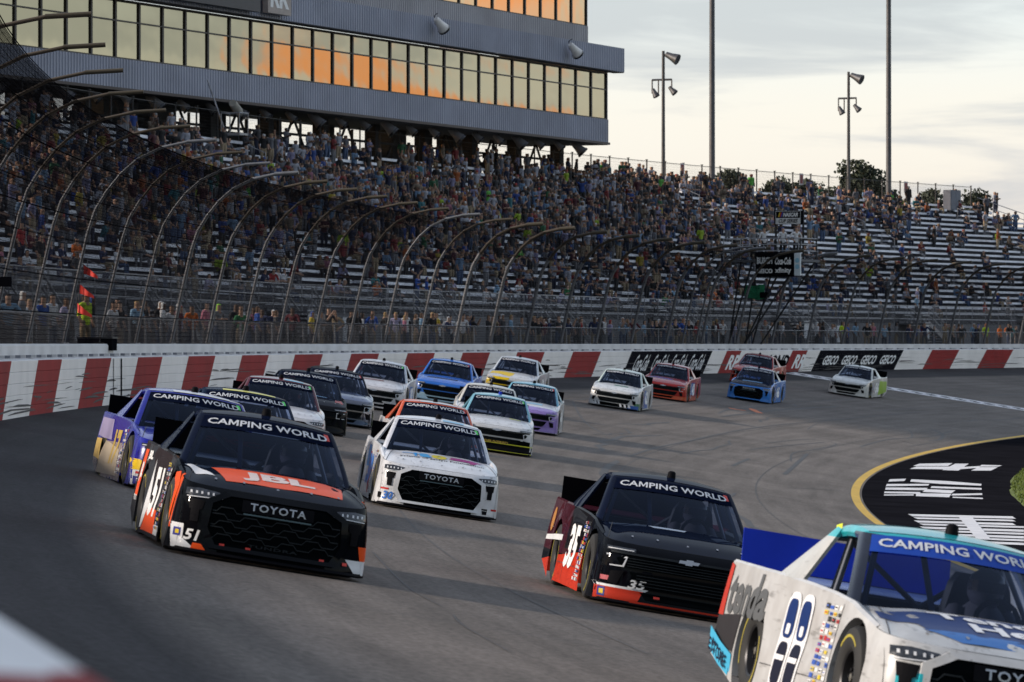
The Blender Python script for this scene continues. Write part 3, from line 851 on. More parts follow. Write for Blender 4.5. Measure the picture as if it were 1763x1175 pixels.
# upper storey set back
yb = 2.0
def hz_up(y, x): return CAMZ + (593 - y) / F * dep(x)
xu = facade_x(1012, yb)
_q = PB @ Vector((xu, yb, 0)); zU0 = CAMZ + (593 - 46) / F * _q.length * cos(atan2(_q.x, _q.y) - AZ0); zU1 = zU0 + 3.4
for a in range(6): clad_panel(xu - (a + 1) * 12, xu - a * 12 - .04, yb, zT, zU0, M_CLAD2, 'upper_cladding_panel')
for a in range(3): clad_panel(xu - 78 + a * 10, xu - 78 + (a + 1) * 10 - .04, yb - 1.2, zT, zU0, M_CLAD, 'upper_cladding_panel')
window_row(xu, 22, yb + .1, zU0, zU1, 0, M_TINT2)
pbox('upper_roof', (-LEN, yb - .3, zU1), (xu + .1, yb + 8, zU1 + .5), M_CLAD)
pbox('upper_side_wall', (xu - .02, yb + .02, zT), (xu, yb + 10, zU1), M_CLAD2)
# sign with the track name on the parapet at the left
xa, xb = facade_x(300, -1.3), facade_x(450, -1.3)
xA = facade_x(60, -1.3)
zs0 = hz(14, dep(xb)) - .25
pbox('name_board', (xA, -1.25, zs0), (xb, -.95, zs0 + 3.3), mat('name board navy', (.02, .022, .035), .5))
xt = facade_x(400, -1.28)
v_, f_ = text_tris('RICHMOND', .02); mb = MB()
tw = (xt - xA) * 1.02; mb.add([PBl @ Vector((xt - tw / 2 + a * tw, -1.265, zs0 + 1.75 + b_ * 2.2)) for a, b_ in v_], f_)
mb.build('name_board_lettering', mat('pale blue lettering', (.24, .30, .42), .6), press)
xa, xb = facade_x(463, -1.3), facade_x(503, -1.3); zc = hz(26, dep((xa + xb) / 2))
pbox('emblem_board', (xa, -1.25, zc), (xb, -.95, zc + 2.0), mat('emblem grey', (.33, .28, .26), .5))
mb = MB(); v_, f_ = text_tris('RR', .04); mb.add([PBl @ Vector(((xa + xb) / 2 + a * (xb - xa) * .8, -1.262, zc + .85 + b_ * 1.1)) for a, b_ in v_], f_)
mb.build('emblem_lettering', M_LETTER, press)
# floodlights on the fascia and under the soffit
M_LAMPB = mat('lamp body white', (.75, .72, .70), .5); M_LENS = mat('dark lamp glass', (.02, .02, .025), .2)
def floodlight(Mx, label, group=None, size=1.0, body=None):
    e = empty('floodlight', Mx, label=label, category='lamp')
    if group: e['group'] = group
    s_ = size
    mb = MB(); mb.lathe(Matrix.Scale(s_, 4), [(-.62, .0), (-.62, .16), (-.5, .22), (-.1, .27), (.2, .33), (.45, .42), (.45, .0)], 14)
    mb.build('lamp_housing', body or M_LAMPB, e, 40)
    mb = MB(); mb.lathe(Matrix.Scale(s_, 4), [(.38, .43), (.52, .44), (.52, .40), (.47, .0)], 14); mb.build('lens', M_LENS, e, 40)
    mb = MB(); mb.tube([(-.1 * s_, .3 * s_, 0), (-.1 * s_, .42 * s_, .1 * s_), (-.5 * s_, .3 * s_, .45 * s_), (-.6 * s_, 0, .5 * s_)], .03 * s_, 5); mb.build('bracket', M_DSTEEL, e)
    return e
for px, py, lab in ((757, 44, 'white floodlight on the press box fascia nearer the middle'), (988, 87, 'white floodlight on the press box fascia near its right end')):
    x = facade_x(px, -1.2); z = hz(py, dep(x) + 0)
    floodlight(PB @ Matrix.Translation((x, -1.25, z)) @ Matrix.Rotation(radians(38), 4, 'Y') @ Matrix.Rotation(radians(-14), 4, 'Z'), lab, size=.85)
for i, x in enumerate([-3.5 - 3.2 * k for k in range(24)]):
    e = floodlight(PB @ Matrix.Translation((x, .6, zB - .42)) @ Matrix.Rotation(radians(-70), 4, 'Z') @ Matrix.Rotation(radians(45), 4, 'Y'),
                   'grey floodlight hung under the front edge of the press box', 'floodlights under the press box', .62 + .25 * (i % 3 == 0), mat('lamp body grey', (.16, .16, .18), .5))
# frame under the press box
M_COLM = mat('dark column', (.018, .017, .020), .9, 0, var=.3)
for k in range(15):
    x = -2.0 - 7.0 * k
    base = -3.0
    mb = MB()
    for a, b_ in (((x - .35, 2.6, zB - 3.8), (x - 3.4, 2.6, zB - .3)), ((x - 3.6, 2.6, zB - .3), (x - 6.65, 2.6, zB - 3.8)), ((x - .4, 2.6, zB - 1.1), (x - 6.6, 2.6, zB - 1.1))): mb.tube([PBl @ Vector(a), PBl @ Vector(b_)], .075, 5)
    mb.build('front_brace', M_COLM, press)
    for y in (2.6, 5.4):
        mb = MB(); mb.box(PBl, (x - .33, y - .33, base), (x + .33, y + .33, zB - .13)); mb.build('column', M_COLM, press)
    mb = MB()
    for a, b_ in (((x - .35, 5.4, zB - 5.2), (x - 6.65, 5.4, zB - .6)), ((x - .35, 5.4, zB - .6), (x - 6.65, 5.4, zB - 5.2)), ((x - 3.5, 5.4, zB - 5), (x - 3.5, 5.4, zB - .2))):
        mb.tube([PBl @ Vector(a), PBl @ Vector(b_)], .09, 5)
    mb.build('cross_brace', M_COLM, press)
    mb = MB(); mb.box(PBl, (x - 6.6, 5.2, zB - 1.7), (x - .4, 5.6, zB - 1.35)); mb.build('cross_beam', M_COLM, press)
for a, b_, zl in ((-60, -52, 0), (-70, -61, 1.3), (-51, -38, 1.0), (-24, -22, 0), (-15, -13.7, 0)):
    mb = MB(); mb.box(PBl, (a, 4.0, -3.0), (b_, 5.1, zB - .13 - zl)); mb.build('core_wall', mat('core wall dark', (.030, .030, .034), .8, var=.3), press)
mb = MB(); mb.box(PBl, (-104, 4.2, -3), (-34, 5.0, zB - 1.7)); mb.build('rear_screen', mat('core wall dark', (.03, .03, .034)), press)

# ================================================================ light poles
M_POLE = mat('pole steel dark', (.070, .072, .080), .5, .5, var=.2)
def light_pole(px, top_y, label, b_=-26.5):
    s = s_at(px, b_); fr = frame(s, b_, -5.0)
    p = P(s, b_, 0); d = sqrt(p.x ** 2 + p.y ** 2) * cos(az_of(px) - AZ0); zt = CAMZ + (593 - top_y) / F * d + 5
    e = empty('light_pole', fr, label=label, category='light pole')
    mb = MB(); mb.tube([(0, 0, 0), (0, 0, zt - 8), (0, 0, zt)], [.17, .13, .10], 10); mb.build('pole', M_POLE, e, 50)
    mb = MB()
    mb.tube([(0, 0, zt - .3), (.45, 0, zt - .2)], .06, 6)
    mb.tube([(-.8, 0, zt - 1.9), (.6, 0, zt - 1.9)], .07, 6); mb.tube([(-.8, 0, zt - 1.9), (-.8, 0, zt - 2.8)], .05, 6); mb.tube([(.6, 0, zt - 1.9), (.6, 0, zt - 2.5)], .05, 6)
    mb.tube([(-.35, 0, zt - 2.9), (-.35, 0, zt - 1.9)], .05, 6)
    mb.build('cross_arm', M_POLE, e)
    for (x, z, sc, a) in ((.62, zt - .42, .9, 25), (-.62, zt - 2.75, .58, 60), (.64, zt - 2.6, .58, 45)):
        mb = MB(); T = Matrix.Translation((x, 0, z)) @ Matrix.Rotation(radians(a), 4, 'Y') @ Matrix.Scale(sc, 4)
        mb.lathe(T, [(-.5, 0), (-.5, .2), (-.1, .26), (.4, .4), (.5, .42), (.5, .36), (.35, 0)], 12)
        mb.build('lamp', M_POLE, e, 40)
light_pole(1142, 88, 'shorter lamp pole with three dark floodlights beside the press box')
light_pole(1461, 124, 'shorter lamp pole with three dark floodlights standing before a tree')
for px, lab in ((1226, 'tall bare steel pole between the press box lamp pole and the flag stand'), (1530, 'tall bare steel pole rising right of the second lamp pole')):
    s = s_at(px, -25.6); e = empty('tall_pole', frame(s, -25.6, -5.0), label=lab, category='pole')
    mb = MB(); mb.tube([(0, 0, 0), (0, 0, 18), (0, 0, 42)], [.24, .20, .16], 12); mb.build('mast', mat('mast steel', (.085, .088, .10), .5, .4, var=.2), e, 50)
    mb = MB(); mb.box(I4, (-.7, -.7, 0), (.7, .7, .5)); mb.build('footing', M_GREYS, e)

# grey cabinet at the top right of the stand
s = s_at(1622, rb); e = empty('utility_cabinet', frame(s, rb + .8, rz), label='grey cabinet against the top rail near the right end of the stand', category='cabinet')
mb = MB(); mb.box(I4, (-.3, -.9, 0), (.3, .9, 1.5)); mb.build('cabinet_body', mat('cabinet grey', (.09, .10, .13), .6), e)
mb = MB(); mb.box(I4, (.3, -.85, .08), (.33, -.02, 1.42)); mb.box(I4, (.3, .02, .08), (.33, .85, 1.42)); mb.build('cabinet_doors', mat('cabinet door', (.11, .125, .16), .6), e)

# ================================================================ trees behind the stand
M_LEAF = mat('tree leaves', (.030, .040, .022), .8, var=.5, scale=.8); M_BARK = mat('bark', (.05, .04, .035), .9)
def tree(px, top_y, width, label, b_=-55, seed=0):
    rng = random.Random(seed); s = s_at(px, b_); p = P(s, b_, 0); d = sqrt(p.x ** 2 + p.y ** 2)
    zt = CAMZ + (593 - top_y) / F * d; zg = -6.2; H_ = zt - zg; wd = width * 1.45 / F * d / 2
    e = empty('tree', frame(s, b_, zg, rng.uniform(0, 6)), label=label, category='tree')
    mb = MB(); mb.tube([(0, 0, 0), (.2, .1, H_ * .4), (0, 0, H_ * .8)], [.5, .36, .12], 8)
    cl = []
    for k in range(16):
        a = rng.uniform(0, 6.28); t = rng.random() ** .7; zz_ = H_ * (.5 + .46 * t)
        rr = wd * (1.1 - .75 * t) * rng.uniform(.3, 1.0)
        c = Vector((rr * cos(a), rr * sin(a), zz_)); cl.append((c, wd * rng.uniform(.26, .42)))
        mb.tube([(0, 0, zz_ * .8), c * .6 + Vector((0, 0, zz_ * .36)), c], [.14, .08, .03], 5)
    cl.append((Vector((0, 0, H_ * .93)), H_ * .07))
    mb.build('trunk', M_BARK, e)
    mb = MB()
    for c, r_ in cl:
        for _ in range(int(520)):
            v = Vector((rng.gauss(0, 1), rng.gauss(0, 1), rng.gauss(0, 1))).normalized() * r_ * rng.uniform(.55, 1.12)
            v.z *= .8; q = c + v; q.z = min(q.z, H_)
            n_ = Vector((rng.gauss(0, 1), rng.gauss(0, 1), rng.gauss(0, 1))).normalized(); u = n_.orthogonal().normalized() * rng.uniform(.10, .22); w = n_.cross(u) * .7
            mb.add([q - u, q - w, q + u, q + w], [(0, 1, 2, 3)])
    mb.build('crown', M_LEAF, e)
TR = [(1482, 277, 105, 'tallest dark tree crown directly behind the second lamp pole'), (1395, 305, 70, 'dark tree crown showing over the rail left of the tallest tree'),
      (1262, 292, 95, 'dark tree crown above the rail just right of the first tall pole'), (1090, 288, 80, 'low dark tree crown left of the first lamp pole beside the press box'),
      (1150, 296, 60, 'low dark tree crown around the foot of the first lamp pole'), (1605, 322, 50, 'small tree crown behind the grey cabinet at the stand top'),
      (1680, 322, 78, 'dark tree crown behind the far right end of the top rail'), (1345, 300, 80, 'dark leafy crown midway between the two tall poles'), (1440, 318, 60, 'low bushy crown between the tallest tree and its left neighbour'),
      (1520, 318, 50, 'low bushy crown right of the second lamp pole at the tall pole foot')]
for i, (px, y, w, lab) in enumerate(TR): tree(px, y, w, lab, seed=i + 3, b_=-50 - 4 * (i % 3))

# ================================================================ flag stand
s_f = s_at(1340, 1.0)
fs = empty('flag_stand', frame(s_f, 1.0, 1.47), label='raised flag stand with black sponsor board and railing above the wall', category='flag stand')
d_f = 8000 / 32.0
dd = (P(s_f, 1.0).xy.length) * cos(az_of(1340) - AZ0)
def fz(py): return CAMZ + (593 - py) / F * dd - 1.47
kf = F / dd
PF = fz(447)                         # platform floor
# the platform faces the camera side of the fence: board across local x
def fx(px): return (px - 1340) / kf
M_BB = mat('sponsor board black', (.006, .006, .008), .9, spec=0)
rotf = Matrix.Rotation(radians(-8), 4, 'Z')
mb = MB()
for x, y in ((fx(1268), .2), (fx(1300), 2.4), (fx(1378), .2), (fx(1378), 2.4), (fx(1268), 2.4)):
    mb.tube([rotf @ Vector((min(x, 0) * .4 - 2.0, y, 0.0)), rotf @ Vector((x, y, PF)), rotf @ Vector((x, y, PF + 1.1))], .05, 6)
mb.tube([rotf @ Vector((-2.0, .2, 0)), rotf @ Vector((fx(1350), .2, PF))], .05, 5)
mb.tube([rotf @ Vector((-2.9, .2, 0)), rotf @ Vector((fx(1290), .2, PF))], .05, 5)
mb.build('support_frame', M_DSTEEL, fs)
mb = MB(); mb.box(rotf, (fx(1238), -.1, PF - .12), (fx(1382), 2.6, PF)); mb.build('platform', M_GREYS, fs)
mb = MB(); mb.box(rotf, (fx(1301), -.22, fz(477)), (fx(1372), -.14, fz(434))); mb.build('sponsor_board', M_BB, fs)
mb = MB(); mb.box(rotf, (fx(1373), -.24, fz(475)), (fx(1384), -.12, fz(431))); mb.build('side_board', mat('side board white', (.62, .68, .72), .5), fs)
for i in (0, 1):
    mb = MB(); mb.lathe(rotf @ Matrix.Translation((fx(1378.5), -.245, fz(449 + i * 11))) @ Matrix.Rotation(pi / 2, 4, 'Z'), [(-.004, 0), (-.004, .13)], 12); mb.build('side_board_emblem', mat('light blue print', (.25, .5, .62), .5), fs)
def fb(a, b_): return rotf @ Vector((a, -.225, b_))
text_on('BUSCH', fb, fx(1317.5), fz(449), fx(1332) - fx(1303), .36, M_LETTER, fs, bold=.05)
text_on('Coca-Cola', fb, fx(1352), fz(450), fx(1367) - fx(1337), .38, M_LETTER, fs, bold=.04, shear=.35)
text_on('GEICO', fb, fx(1317.5), fz(467), fx(1332) - fx(1302), .24, M_LETTER, fs, bold=.05)
text_on('xfinity', fb, fx(1352), fz(467), fx(1367) - fx(1337), .34, M_LETTER, fs, bold=.03)
mb = MB()
for z in (.45, .78, 1.1):
    mb.tube([rotf @ Vector((fx(1238), 2.5, PF + z)), rotf @ Vector((fx(1238), 0, PF + z)), rotf @ Vector((fx(1378), -.05, PF + z)), rotf @ Vector((fx(1378), 2.5, PF + z))], .028, 5)
for x in (1238, 1254, 1270, 1286, 1301, 1320, 1340, 1360, 1378): mb.tube([rotf @ Vector((fx(x), -.03, PF)), rotf @ Vector((fx(x), -.03, PF + 1.1))], .028, 5)
mb.build('platform_railing', M_RAIL, fs)
mb = MB(); mb.box(rotf, (fx(1321) - .08, 1.0, fz(386)), (fx(1368) + .08, 1.14, fz(362))); mb.build('series_board', M_BB, fs)
def fb2(a, b_): return rotf @ Vector((a, .985, b_))
mb = MB(); mb.add([fb2(fx(1322), fz(384.5)), fb2(fx(1367), fz(384.5)), fb2(fx(1367), fz(375)), fb2(fx(1322), fz(375))], [(0, 1, 2, 3)]); mb.build('series_board_panel', mat('board panel white', (.6, .6, .6), .5), fs)
mb = MB()
for z0_, z1_, x0_, x1_ in ((385.2, 384.6, 1321.4, 1367.6), (363.6, 363, 1321.4, 1367.6)):
    mb.add([fb2(fx(x0_), fz(z0_)), fb2(fx(x1_), fz(z0_)), fb2(fx(x1_), fz(z1_)), fb2(fx(x0_), fz(z1_))], [(0, 1, 2, 3)])
for x0_ in (1321.2, 1367.2): mb.add([fb2(fx(x0_), fz(385)), fb2(fx(x0_ + .6), fz(385)), fb2(fx(x0_ + .6), fz(363)), fb2(fx(x0_), fz(363))], [(0, 1, 2, 3)])
mb.build('series_board_border', M_LETTER, fs)
def fb3(a, b_): return rotf @ Vector((a, .98, b_))
text_on('NASCAR', fb3, fx(1349), fz(369.2), fx(1363) - fx(1335), .22, M_LETTER, fs, bold=.04, shear=.3)
text_on('CUP SERIES', fb3, fx(1345), fz(380), fx(1363) - fx(1327), .20, M_BB, fs, bold=.03, shear=.3)
for j, c in enumerate(((.65, .45, .02), (.5, .03, .02), (.05, .08, .4))):
    mb = MB(); x = fx(1326 + j * 2.6); mb.add([fb3(x, fz(373)), fb3(x + .06, fz(373)), fb3(x + .13, fz(365)), fb3(x + .07, fz(365))], [(0, 1, 2, 3)]); mb.build('series_board_bar', mat('bar%d' % j, c, .5), fs)
mb = MB()
for x in (1319, 1370):
    mb = MB(); mb.tube([rotf @ Vector((fx(x), 1.2, PF)), rotf @ Vector((fx(x), 1.2, fz(361)))], .06, 6); mb.build('series_board_post', M_DSTEEL, fs)
# green shade cloth and signal lamps below the stand
mb = MB(); rows = []
for i in range(8):
    rows.append([rotf @ Vector((fx(1272 + 36 * i / 7), .35 + .12 * sin(i * 2.1), fz(515 - j * 6) + .04 * sin(i + j * 2))) for j in range(5)])
mb.grid(rows); g = mb.build('green_cloth', mat('green cloth', (.012, .20, .09), .8, var=.3), fs)
sg = MB(); sg.box(rotf, (fx(1303), .2, fz(513)), (fx(1317), .5, fz(503))); sg.build('signal_box', M_BB, fs)

# marshal's pennants on the fence at the left, and the black wall box
fp = P(s_at(145, -.75), -.75, 0); dl = fp.xy.length; kk = F / dl
for i, (px, py) in enumerate(((142, 470), (135, 504), (131, 536))):
    s = s_at(px + 2, -.55)
    e = empty('red_pennant', frame(s, -.55, CAMZ + (593 - py) / kk), label=['topmost of three red pennants at the fence on the left', 'middle red pennant of the three at the fence on the left', 'lowest red pennant in front of the yellow vest'][i], category='flag')
    mb = MB(); rows = []
    for a in range(7):
        u = a / 6; h = .22 * (1 - .72 * u); rows.append([Vector((u * .34, .05 * sin(u * 6 + i), -u * .16 + h * (v - .25))) for v in (0, .33, .66, 1)])
    mb.grid(rows); mb.build('pennant_cloth', mat('pennant red', (.62, .025, .012), .6, var=.1), e, 60)
    mb = MB(); mb.tube([(-.02, 0, -.22), (-.01, 0, .3)], .012, 5); mb.build('pennant_stick', M_DSTEEL, e)
s = s_at(165, -1.0); e = empty('wall_box', frame(s, -.95, 1.30), label='black equipment box on the wall top below the yellow vested marshal', category='box')
mb = MB(); mb.box(I4, (-.45, -.5, 0), (.42, .5, .30)); mb.build('box_body', M_BB, e)
mb = MB(); mb.box(I4, (-.47, -.52, .302), (.44, .52, .34)); mb.build('box_lid', M_DSTEEL, e)
s = s_at(6, -.5); e = empty('fence_camera', frame(s, -.5, CAMZ + (593 - 486) / (F / P(s, 0).xy.length)), label='black camera housing on the fence at the left edge', category='camera')
mb = MB(); mb.box(I4, (-.35, -.2, -.1), (.15, .2, .1)); mb.build('camera_housing', M_BB, e)
mb = MB(); mb.tube([(-.3, 0, -.1), (-.5, 0, -.45)], .03, 5); mb.build('camera_arm', M_DSTEEL, e)
# broadcast camera lift hanging by the press box
x = facade_x(404, -2.0); z = hz(200, dep(x)); e = empty('camera_platform', PB @ Matrix.Translation((x, -2, z)), label='small manned camera cradle hanging below the press box left part', category='camera platform')
mb = MB(); mb.box(I4, (-.5, -.5, -1.0), (.5, .5, -.9)); 
for a in (-.5, .5):
    for b_ in (-.5, .5): mb.tube([(a, b_, -1.0), (a, b_, .1)], .03, 5)
mb.tube([(-.5, -.5, .1), (.5, -.5, .1), (.5, .5, .1), (-.5, .5, .1), (-.5, -.5, .1)], .03, 5)
mb.tube([(0, .5, -.9), (0, 1.5, 1.8)], .05, 5); mb.build('cradle', M_RAIL, e)
mb = MB(); mb.lathe(Matrix.Translation((0, -.1, .35)) @ Matrix.Rotation(.5, 4, 'Y'), [(-.5, 0), (-.5, .2), (.3, .22), (.5, .16), (.5, 0)], 10); mb.build('camera_body', mat('cloth cover beige', (.33, .31, .27), .8), e, 40)
# ================================================================ race trucks
LEN_T = 5.25; AXF, AXR, WR = 1.02, 3.92, .37
def pw(x, xs, ys): return float(np.interp(x, xs, ys))
def zs(y): return pw(y, [0, .3, .6, 1.3, 1.9, 2.6, 3.6, 5.25], [.68, .71, .755, .885, .925, .955, .985, 1.01])   # shoulder line
def hwt(y): return pw(y, [0, .6, 1.1, 2.0, 3.9, 5.25], [.90, .915, .935, .925, .945, .90])                      # half width at shoulder
def hwb(y): return pw(y, [0, .6, 1.1, 2.0, 3.0, 3.9, 5.25], [.97, .99, 1.01, 1.0, 1.0, 1.02, .97])              # half width low down
def zb(y): return pw(y, [0, .6, 4.2, 5.25], [.05, .05, .07, .26])
def side_x(y, z):
    t = max(0, min(1, (z - zb(y)) / (zs(y) - zb(y))))
    base = hwb(y) + (hwt(y) - hwb(y)) * t ** 1.6
    for ax in (AXF, AXR):                       # flared arches
        g = math.exp(-((y - ax) / .42) ** 2) * math.exp(-((z - .52) / .32) ** 2); base += .030 * g
    base -= .018 * math.exp(-((y - 2.4) / .7) ** 2) * math.exp(-((z - .55) / .18) ** 2)
    return base
YC = .62
def y0n(t, z): return pw(t, [0, .10, .16, .6, .80, .9, 1.0], [-.03, -.03, .0, .0, .015, .045, .12])
def nose_y(x, z, dz=0):
    t = (z - .05) / (.70 - .05); hw = side_x(YC, z); n_ = 3.6
    q = max(0.0, 1 - min(1, abs(x) / hw) ** n_) ** (1 / n_)
    return YC - (YC - y0n(t, z)) * q
def NP(x, z, off=0.0):
    """point on the nose, pushed out by off"""
    return Vector((x, nose_y(x, z) - off, z))
def cowl(u): return Vector((.90 * u, 1.27 + .24 * u * u, .905 - .03 * u * u))
def nose_top(u):
    s_, c_ = sin(u * pi / 2), cos(u * pi / 2); n_ = 3.6
    x = .915 * math.copysign(abs(s_) ** (2 / n_), s_); y = YC - (YC - .12) * abs(c_) ** (2 / n_)
    return x, y
def hood(u, v):
    nx, ny = nose_top(u); c = cowl(u)
    a = Vector((nx, ny, .70 + .055 * (1 - min(1, max(0, (YC - ny) / .5)))))
    p = a.lerp(c, v)
    e = 4 * v * (1 - v)
    p.z += .035 * e * (1 - u * u * .7)
    au = abs(u); ridge = 1 / (1 + math.exp((au - .62) * 26)); p.z += .022 * ridge * min(1, v * 5) * (1 - .2 * v)
    p.z += .018 * math.exp(-((au - .86) / .09) ** 2) * e
    return p
def HP(x, y, off=.006):
    """point on the hood over plan position x, y"""
    u = x / .9
    for _ in range(6):
        ny = nose_top(u)[1]; c = cowl(u); v = (y - ny) / (c.y - ny); p = hood(u, max(0, min(1, v))); u += (x - p.x) / .92
    p = hood(u, max(0, min(1, v))); return Vector((x, y, p.z + off))
def WSP(u, v, off=0.0):
    """windscreen: u -1..1 across, v 0..1 up"""
    b_ = Vector((.855 * u, 1.33 + .22 * u * u, .895 - .02 * u * u)); t = Vector((.665 * u, 2.06 + .13 * u * u, 1.435 - .035 * u * u))
    p = b_.lerp(t, v); p.z += .03 * 4 * v * (1 - v) * .6; p.y -= .02 * 4 * v * (1 - v)
    return p + Vector((.25 * u, -.62, .78)).normalized() * off
def roof(u, v):
    a = WSP(u, 1.0); b_ = Vector((.64 * u, 3.12, 1.435 - .04 * u * u)); p = a.lerp(b_, v)
    p.z += .05 * 4 * v * (1 - v) * (1 - .4 * u * u) + .012
    return p

def shell_mesh():
    mb = MB(); T = [0, .06, .13, .2, .28, .36, .44, .52, .6, .68, .76, .84, .92, .97, 1.0]
    U = [-1 + 2 * i / 36 for i in range(37)]
    rows = []
    for t in T:
        row = []
        for u in U:
            s_, c_ = sin(u * pi / 2), cos(u * pi / 2); n_ = 3.6
            zt = .70 + .055 * (1 - min(1, max(0, (YC - nose_top(u)[1]) / .5))); z = .05 + (zt - .05) * t
            x = side_x(YC, z) * math.copysign(abs(s_) ** (2 / n_), s_) if abs(u) < 1 else math.copysign(side_x(YC, z), u)
            rows_y = YC - (YC - y0n(t, z)) * abs(c_) ** (2 / n_)
            row.append(Vector((x, rows_y, z)))
        rows.append(row)
    mb.grid(rows)
    Y = [YC + (LEN_T - YC) * i / 58 for i in range(59)]
    for sg in (-1, 1):
        rows = []
        for t in T:
            rows.append([Vector((sg * side_x(y, zb(y) + (zs(y) - zb(y)) * t), y, zb(y) + (zs(y) - zb(y)) * t)) for y in Y])
        nv = len(mb.v); nf = len(mb.f); mb.grid(rows, flip=(sg == 1))
        rad = WR + .055
        def ins(p): return any((p[1] - ax) ** 2 + (p[2] - WR) ** 2 < rad * rad for ax in (AXF, AXR))
        keep = [k for k in range(nf, len(mb.f)) if not all(ins(mb.v[i]) for i in mb.f[k])]
        mb.f = mb.f[:nf] + [mb.f[k] for k in keep]; mb.m = mb.m[:nf] + [0] * len(keep)
        for i in range(nv, len(mb.v)):
            p = mb.v[i]
            for ax in (AXF, AXR):
                dy, dz = p[1] - ax, p[2] - WR; r_ = sqrt(dy * dy + dz * dz)
                if 1e-6 < r_ < rad:
                    y, z = ax + dy / r_ * rad, WR + dz / r_ * rad; mb.v[i] = (sg * side_x(y, z), y, z)
        # arch lips turned inward
        for ax in (AXF, AXR):
            lip = []
            for k in range(19):
                a = radians(-32 + 244 * k / 18); y, z = ax + rad * cos(a), WR + rad * sin(a)
                if z < .06: z = .06
                lip.append([Vector((sg * side_x(y, z), y, z)), Vector((sg * (side_x(y, z) - .09), y, z))])
            mb.grid(lip, 0)
        # shoulder roll along the bed and cab side
        rows = []
        for y in Y:
            x, z = hwt(y), zs(y); w = .05
            rows.append([Vector((sg * side_x(y, z), y, z)), Vector((sg * (x - w * .35), y, z + .018)), Vector((sg * (x - w), y, z + .012)), Vector((sg * (x - w - .03), y, z - .03))])
        mb.grid(rows, flip=(sg == -1))
    # tail panel
    rows = []
    for t in T:
        z = zb(LEN_T) + (zs(LEN_T) - zb(LEN_T)) * t; x = side_x(LEN_T, z)
        rows.append([Vector((x * (1 - 2 * i / 10), LEN_T + .03 * (1 - abs(1 - 2 * i / 10) ** 3), z)) for i in range(11)])
    mb.grid(rows)
    return mb
def hood_mesh():
    mb = MB(); mb.grid([[hood(-1 + 2 * i / 32, j / 14) for i in range(33)] for j in range(15)]); return mb
def cab_mesh():
    mb = MB()
    mb.grid([[roof(-1 + 2 * i / 16, j / 8) for i in range(17)] for j in range(9)])
    for sg in (-1, 1):
        # roof side rail
        rows = []
        for j in range(9):
            p = roof(sg, j / 8); rows.append([p, p + Vector((sg * .022, 0, -.02)), p + Vector((sg * .034, 0, -.055)), p + Vector((sg * .015, 0, -.085))])
        mb.grid(rows)
        # front pillar, a rounded strip beside the glass
        rows = []
        for j in range(11):
            v = j / 10; p = WSP(sg, v)
            rows.append([WSP(sg * .965, v, .004), p + Vector((sg * .012, 0, .012)), p + Vector((sg * .040, .03, -.005)), p + Vector((sg * .05, .085, -.03)), p + Vector((sg * .02, .10, -.03))])
        mb.grid(rows)
        # sloping rear pillar down to the bed
        t0, t1 = roof(sg, .80), roof(sg, 1.0)
        a0, a1 = Vector((sg * .900, 2.90, .955)), Vector((sg * .905, 3.62, .985))
        rows = []
        for j in range(7):
            v = j / 6; e0, e1 = t0.lerp(a0, v) + Vector((sg * .03, 0, -.03 * (1 - v))), t1.lerp(a1, v) + Vector((sg * .02, 0, 0))
            rows.append([e0 - Vector((sg * .03, 0, 0)), e0, e0.lerp(e1, .5) + Vector((sg * .015, 0, .008)), e1, e1 - Vector((sg * .05, -.01, 0))])
        mb.grid(rows)
    # rear of cab
    mb.grid([[roof(-1 + i / 4, 1.0).lerp(Vector(((-1 + i / 4) * .86, 3.45, .97)), j / 4) for i in range(9)] for j in (0, 1)])
    # windscreen header
    mb.grid([[WSP(-1 + 2 * i / 16, v, .008) for i in range(17)] for v in (.955, 1.0)] )
    return mb
def ws_mesh(v0, v1, off, u_=.965):
    mb = MB(); mb.grid([[WSP(u_ * (-1 + 2 * i / 16), v0 + (v1 - v0) * j / 6, off) for i in range(17)] for j in range(7)]); return mb
def bed_mesh():
    mb = MB(); mb.grid([[Vector(((-1 + i / 4) * (hwt(y) - .07), y, zs(y) - .025)) for i in range(9)] for y in (3.2, 3.8, 4.4, 5.2)]); return mb
def strips(rows, off, nx=10, func=NP):
    """rows: (z, x_left, x_right)"""
    nx = max(nx, 20); R2 = []
    for (z0, a0, b0), (z1, a1, b1) in zip(rows, rows[1:]):
        n_ = max(1, int(abs(z1 - z0) / .025))
        R2 += [(z0 + (z1 - z0) * k / n_, a0 + (a1 - a0) * k / n_, b0 + (b1 - b0) * k / n_) for k in range(n_)]
    R2.append(rows[-1])
    mb = MB(); mb.grid([[func(a + (b_ - a) * i / nx, z, off) for i in range(nx + 1)] for z, a, b_ in R2]); return mb
def ring(outer, inner, off, th=.0):
    """frame between two closed outlines in the nose plane"""
    mb = MB(); n_ = len(outer); O = []; I = []
    def dens(L_):
        o = []
        for i in range(len(L_)):
            a, b_ = L_[i], L_[(i + 1) % len(L_)]
            o += [(a[0] + (b_[0] - a[0]) * k / 4, a[1] + (b_[1] - a[1]) * k / 4) for k in range(4)]
        return o
    O, I = dens(outer), dens(inner)
    r0 = [NP(x, z, off * .2) for x, z in O]; r1 = [NP(x, z, off) for x, z in O]; r2 = [NP(x, z, off) for x, z in I]; r3 = [NP(x, z, -off * .5) for x, z in I]
    rows = [r + [r[0]] for r in (r0, r1, r2, r3)]; mb.grid(rows); return mb
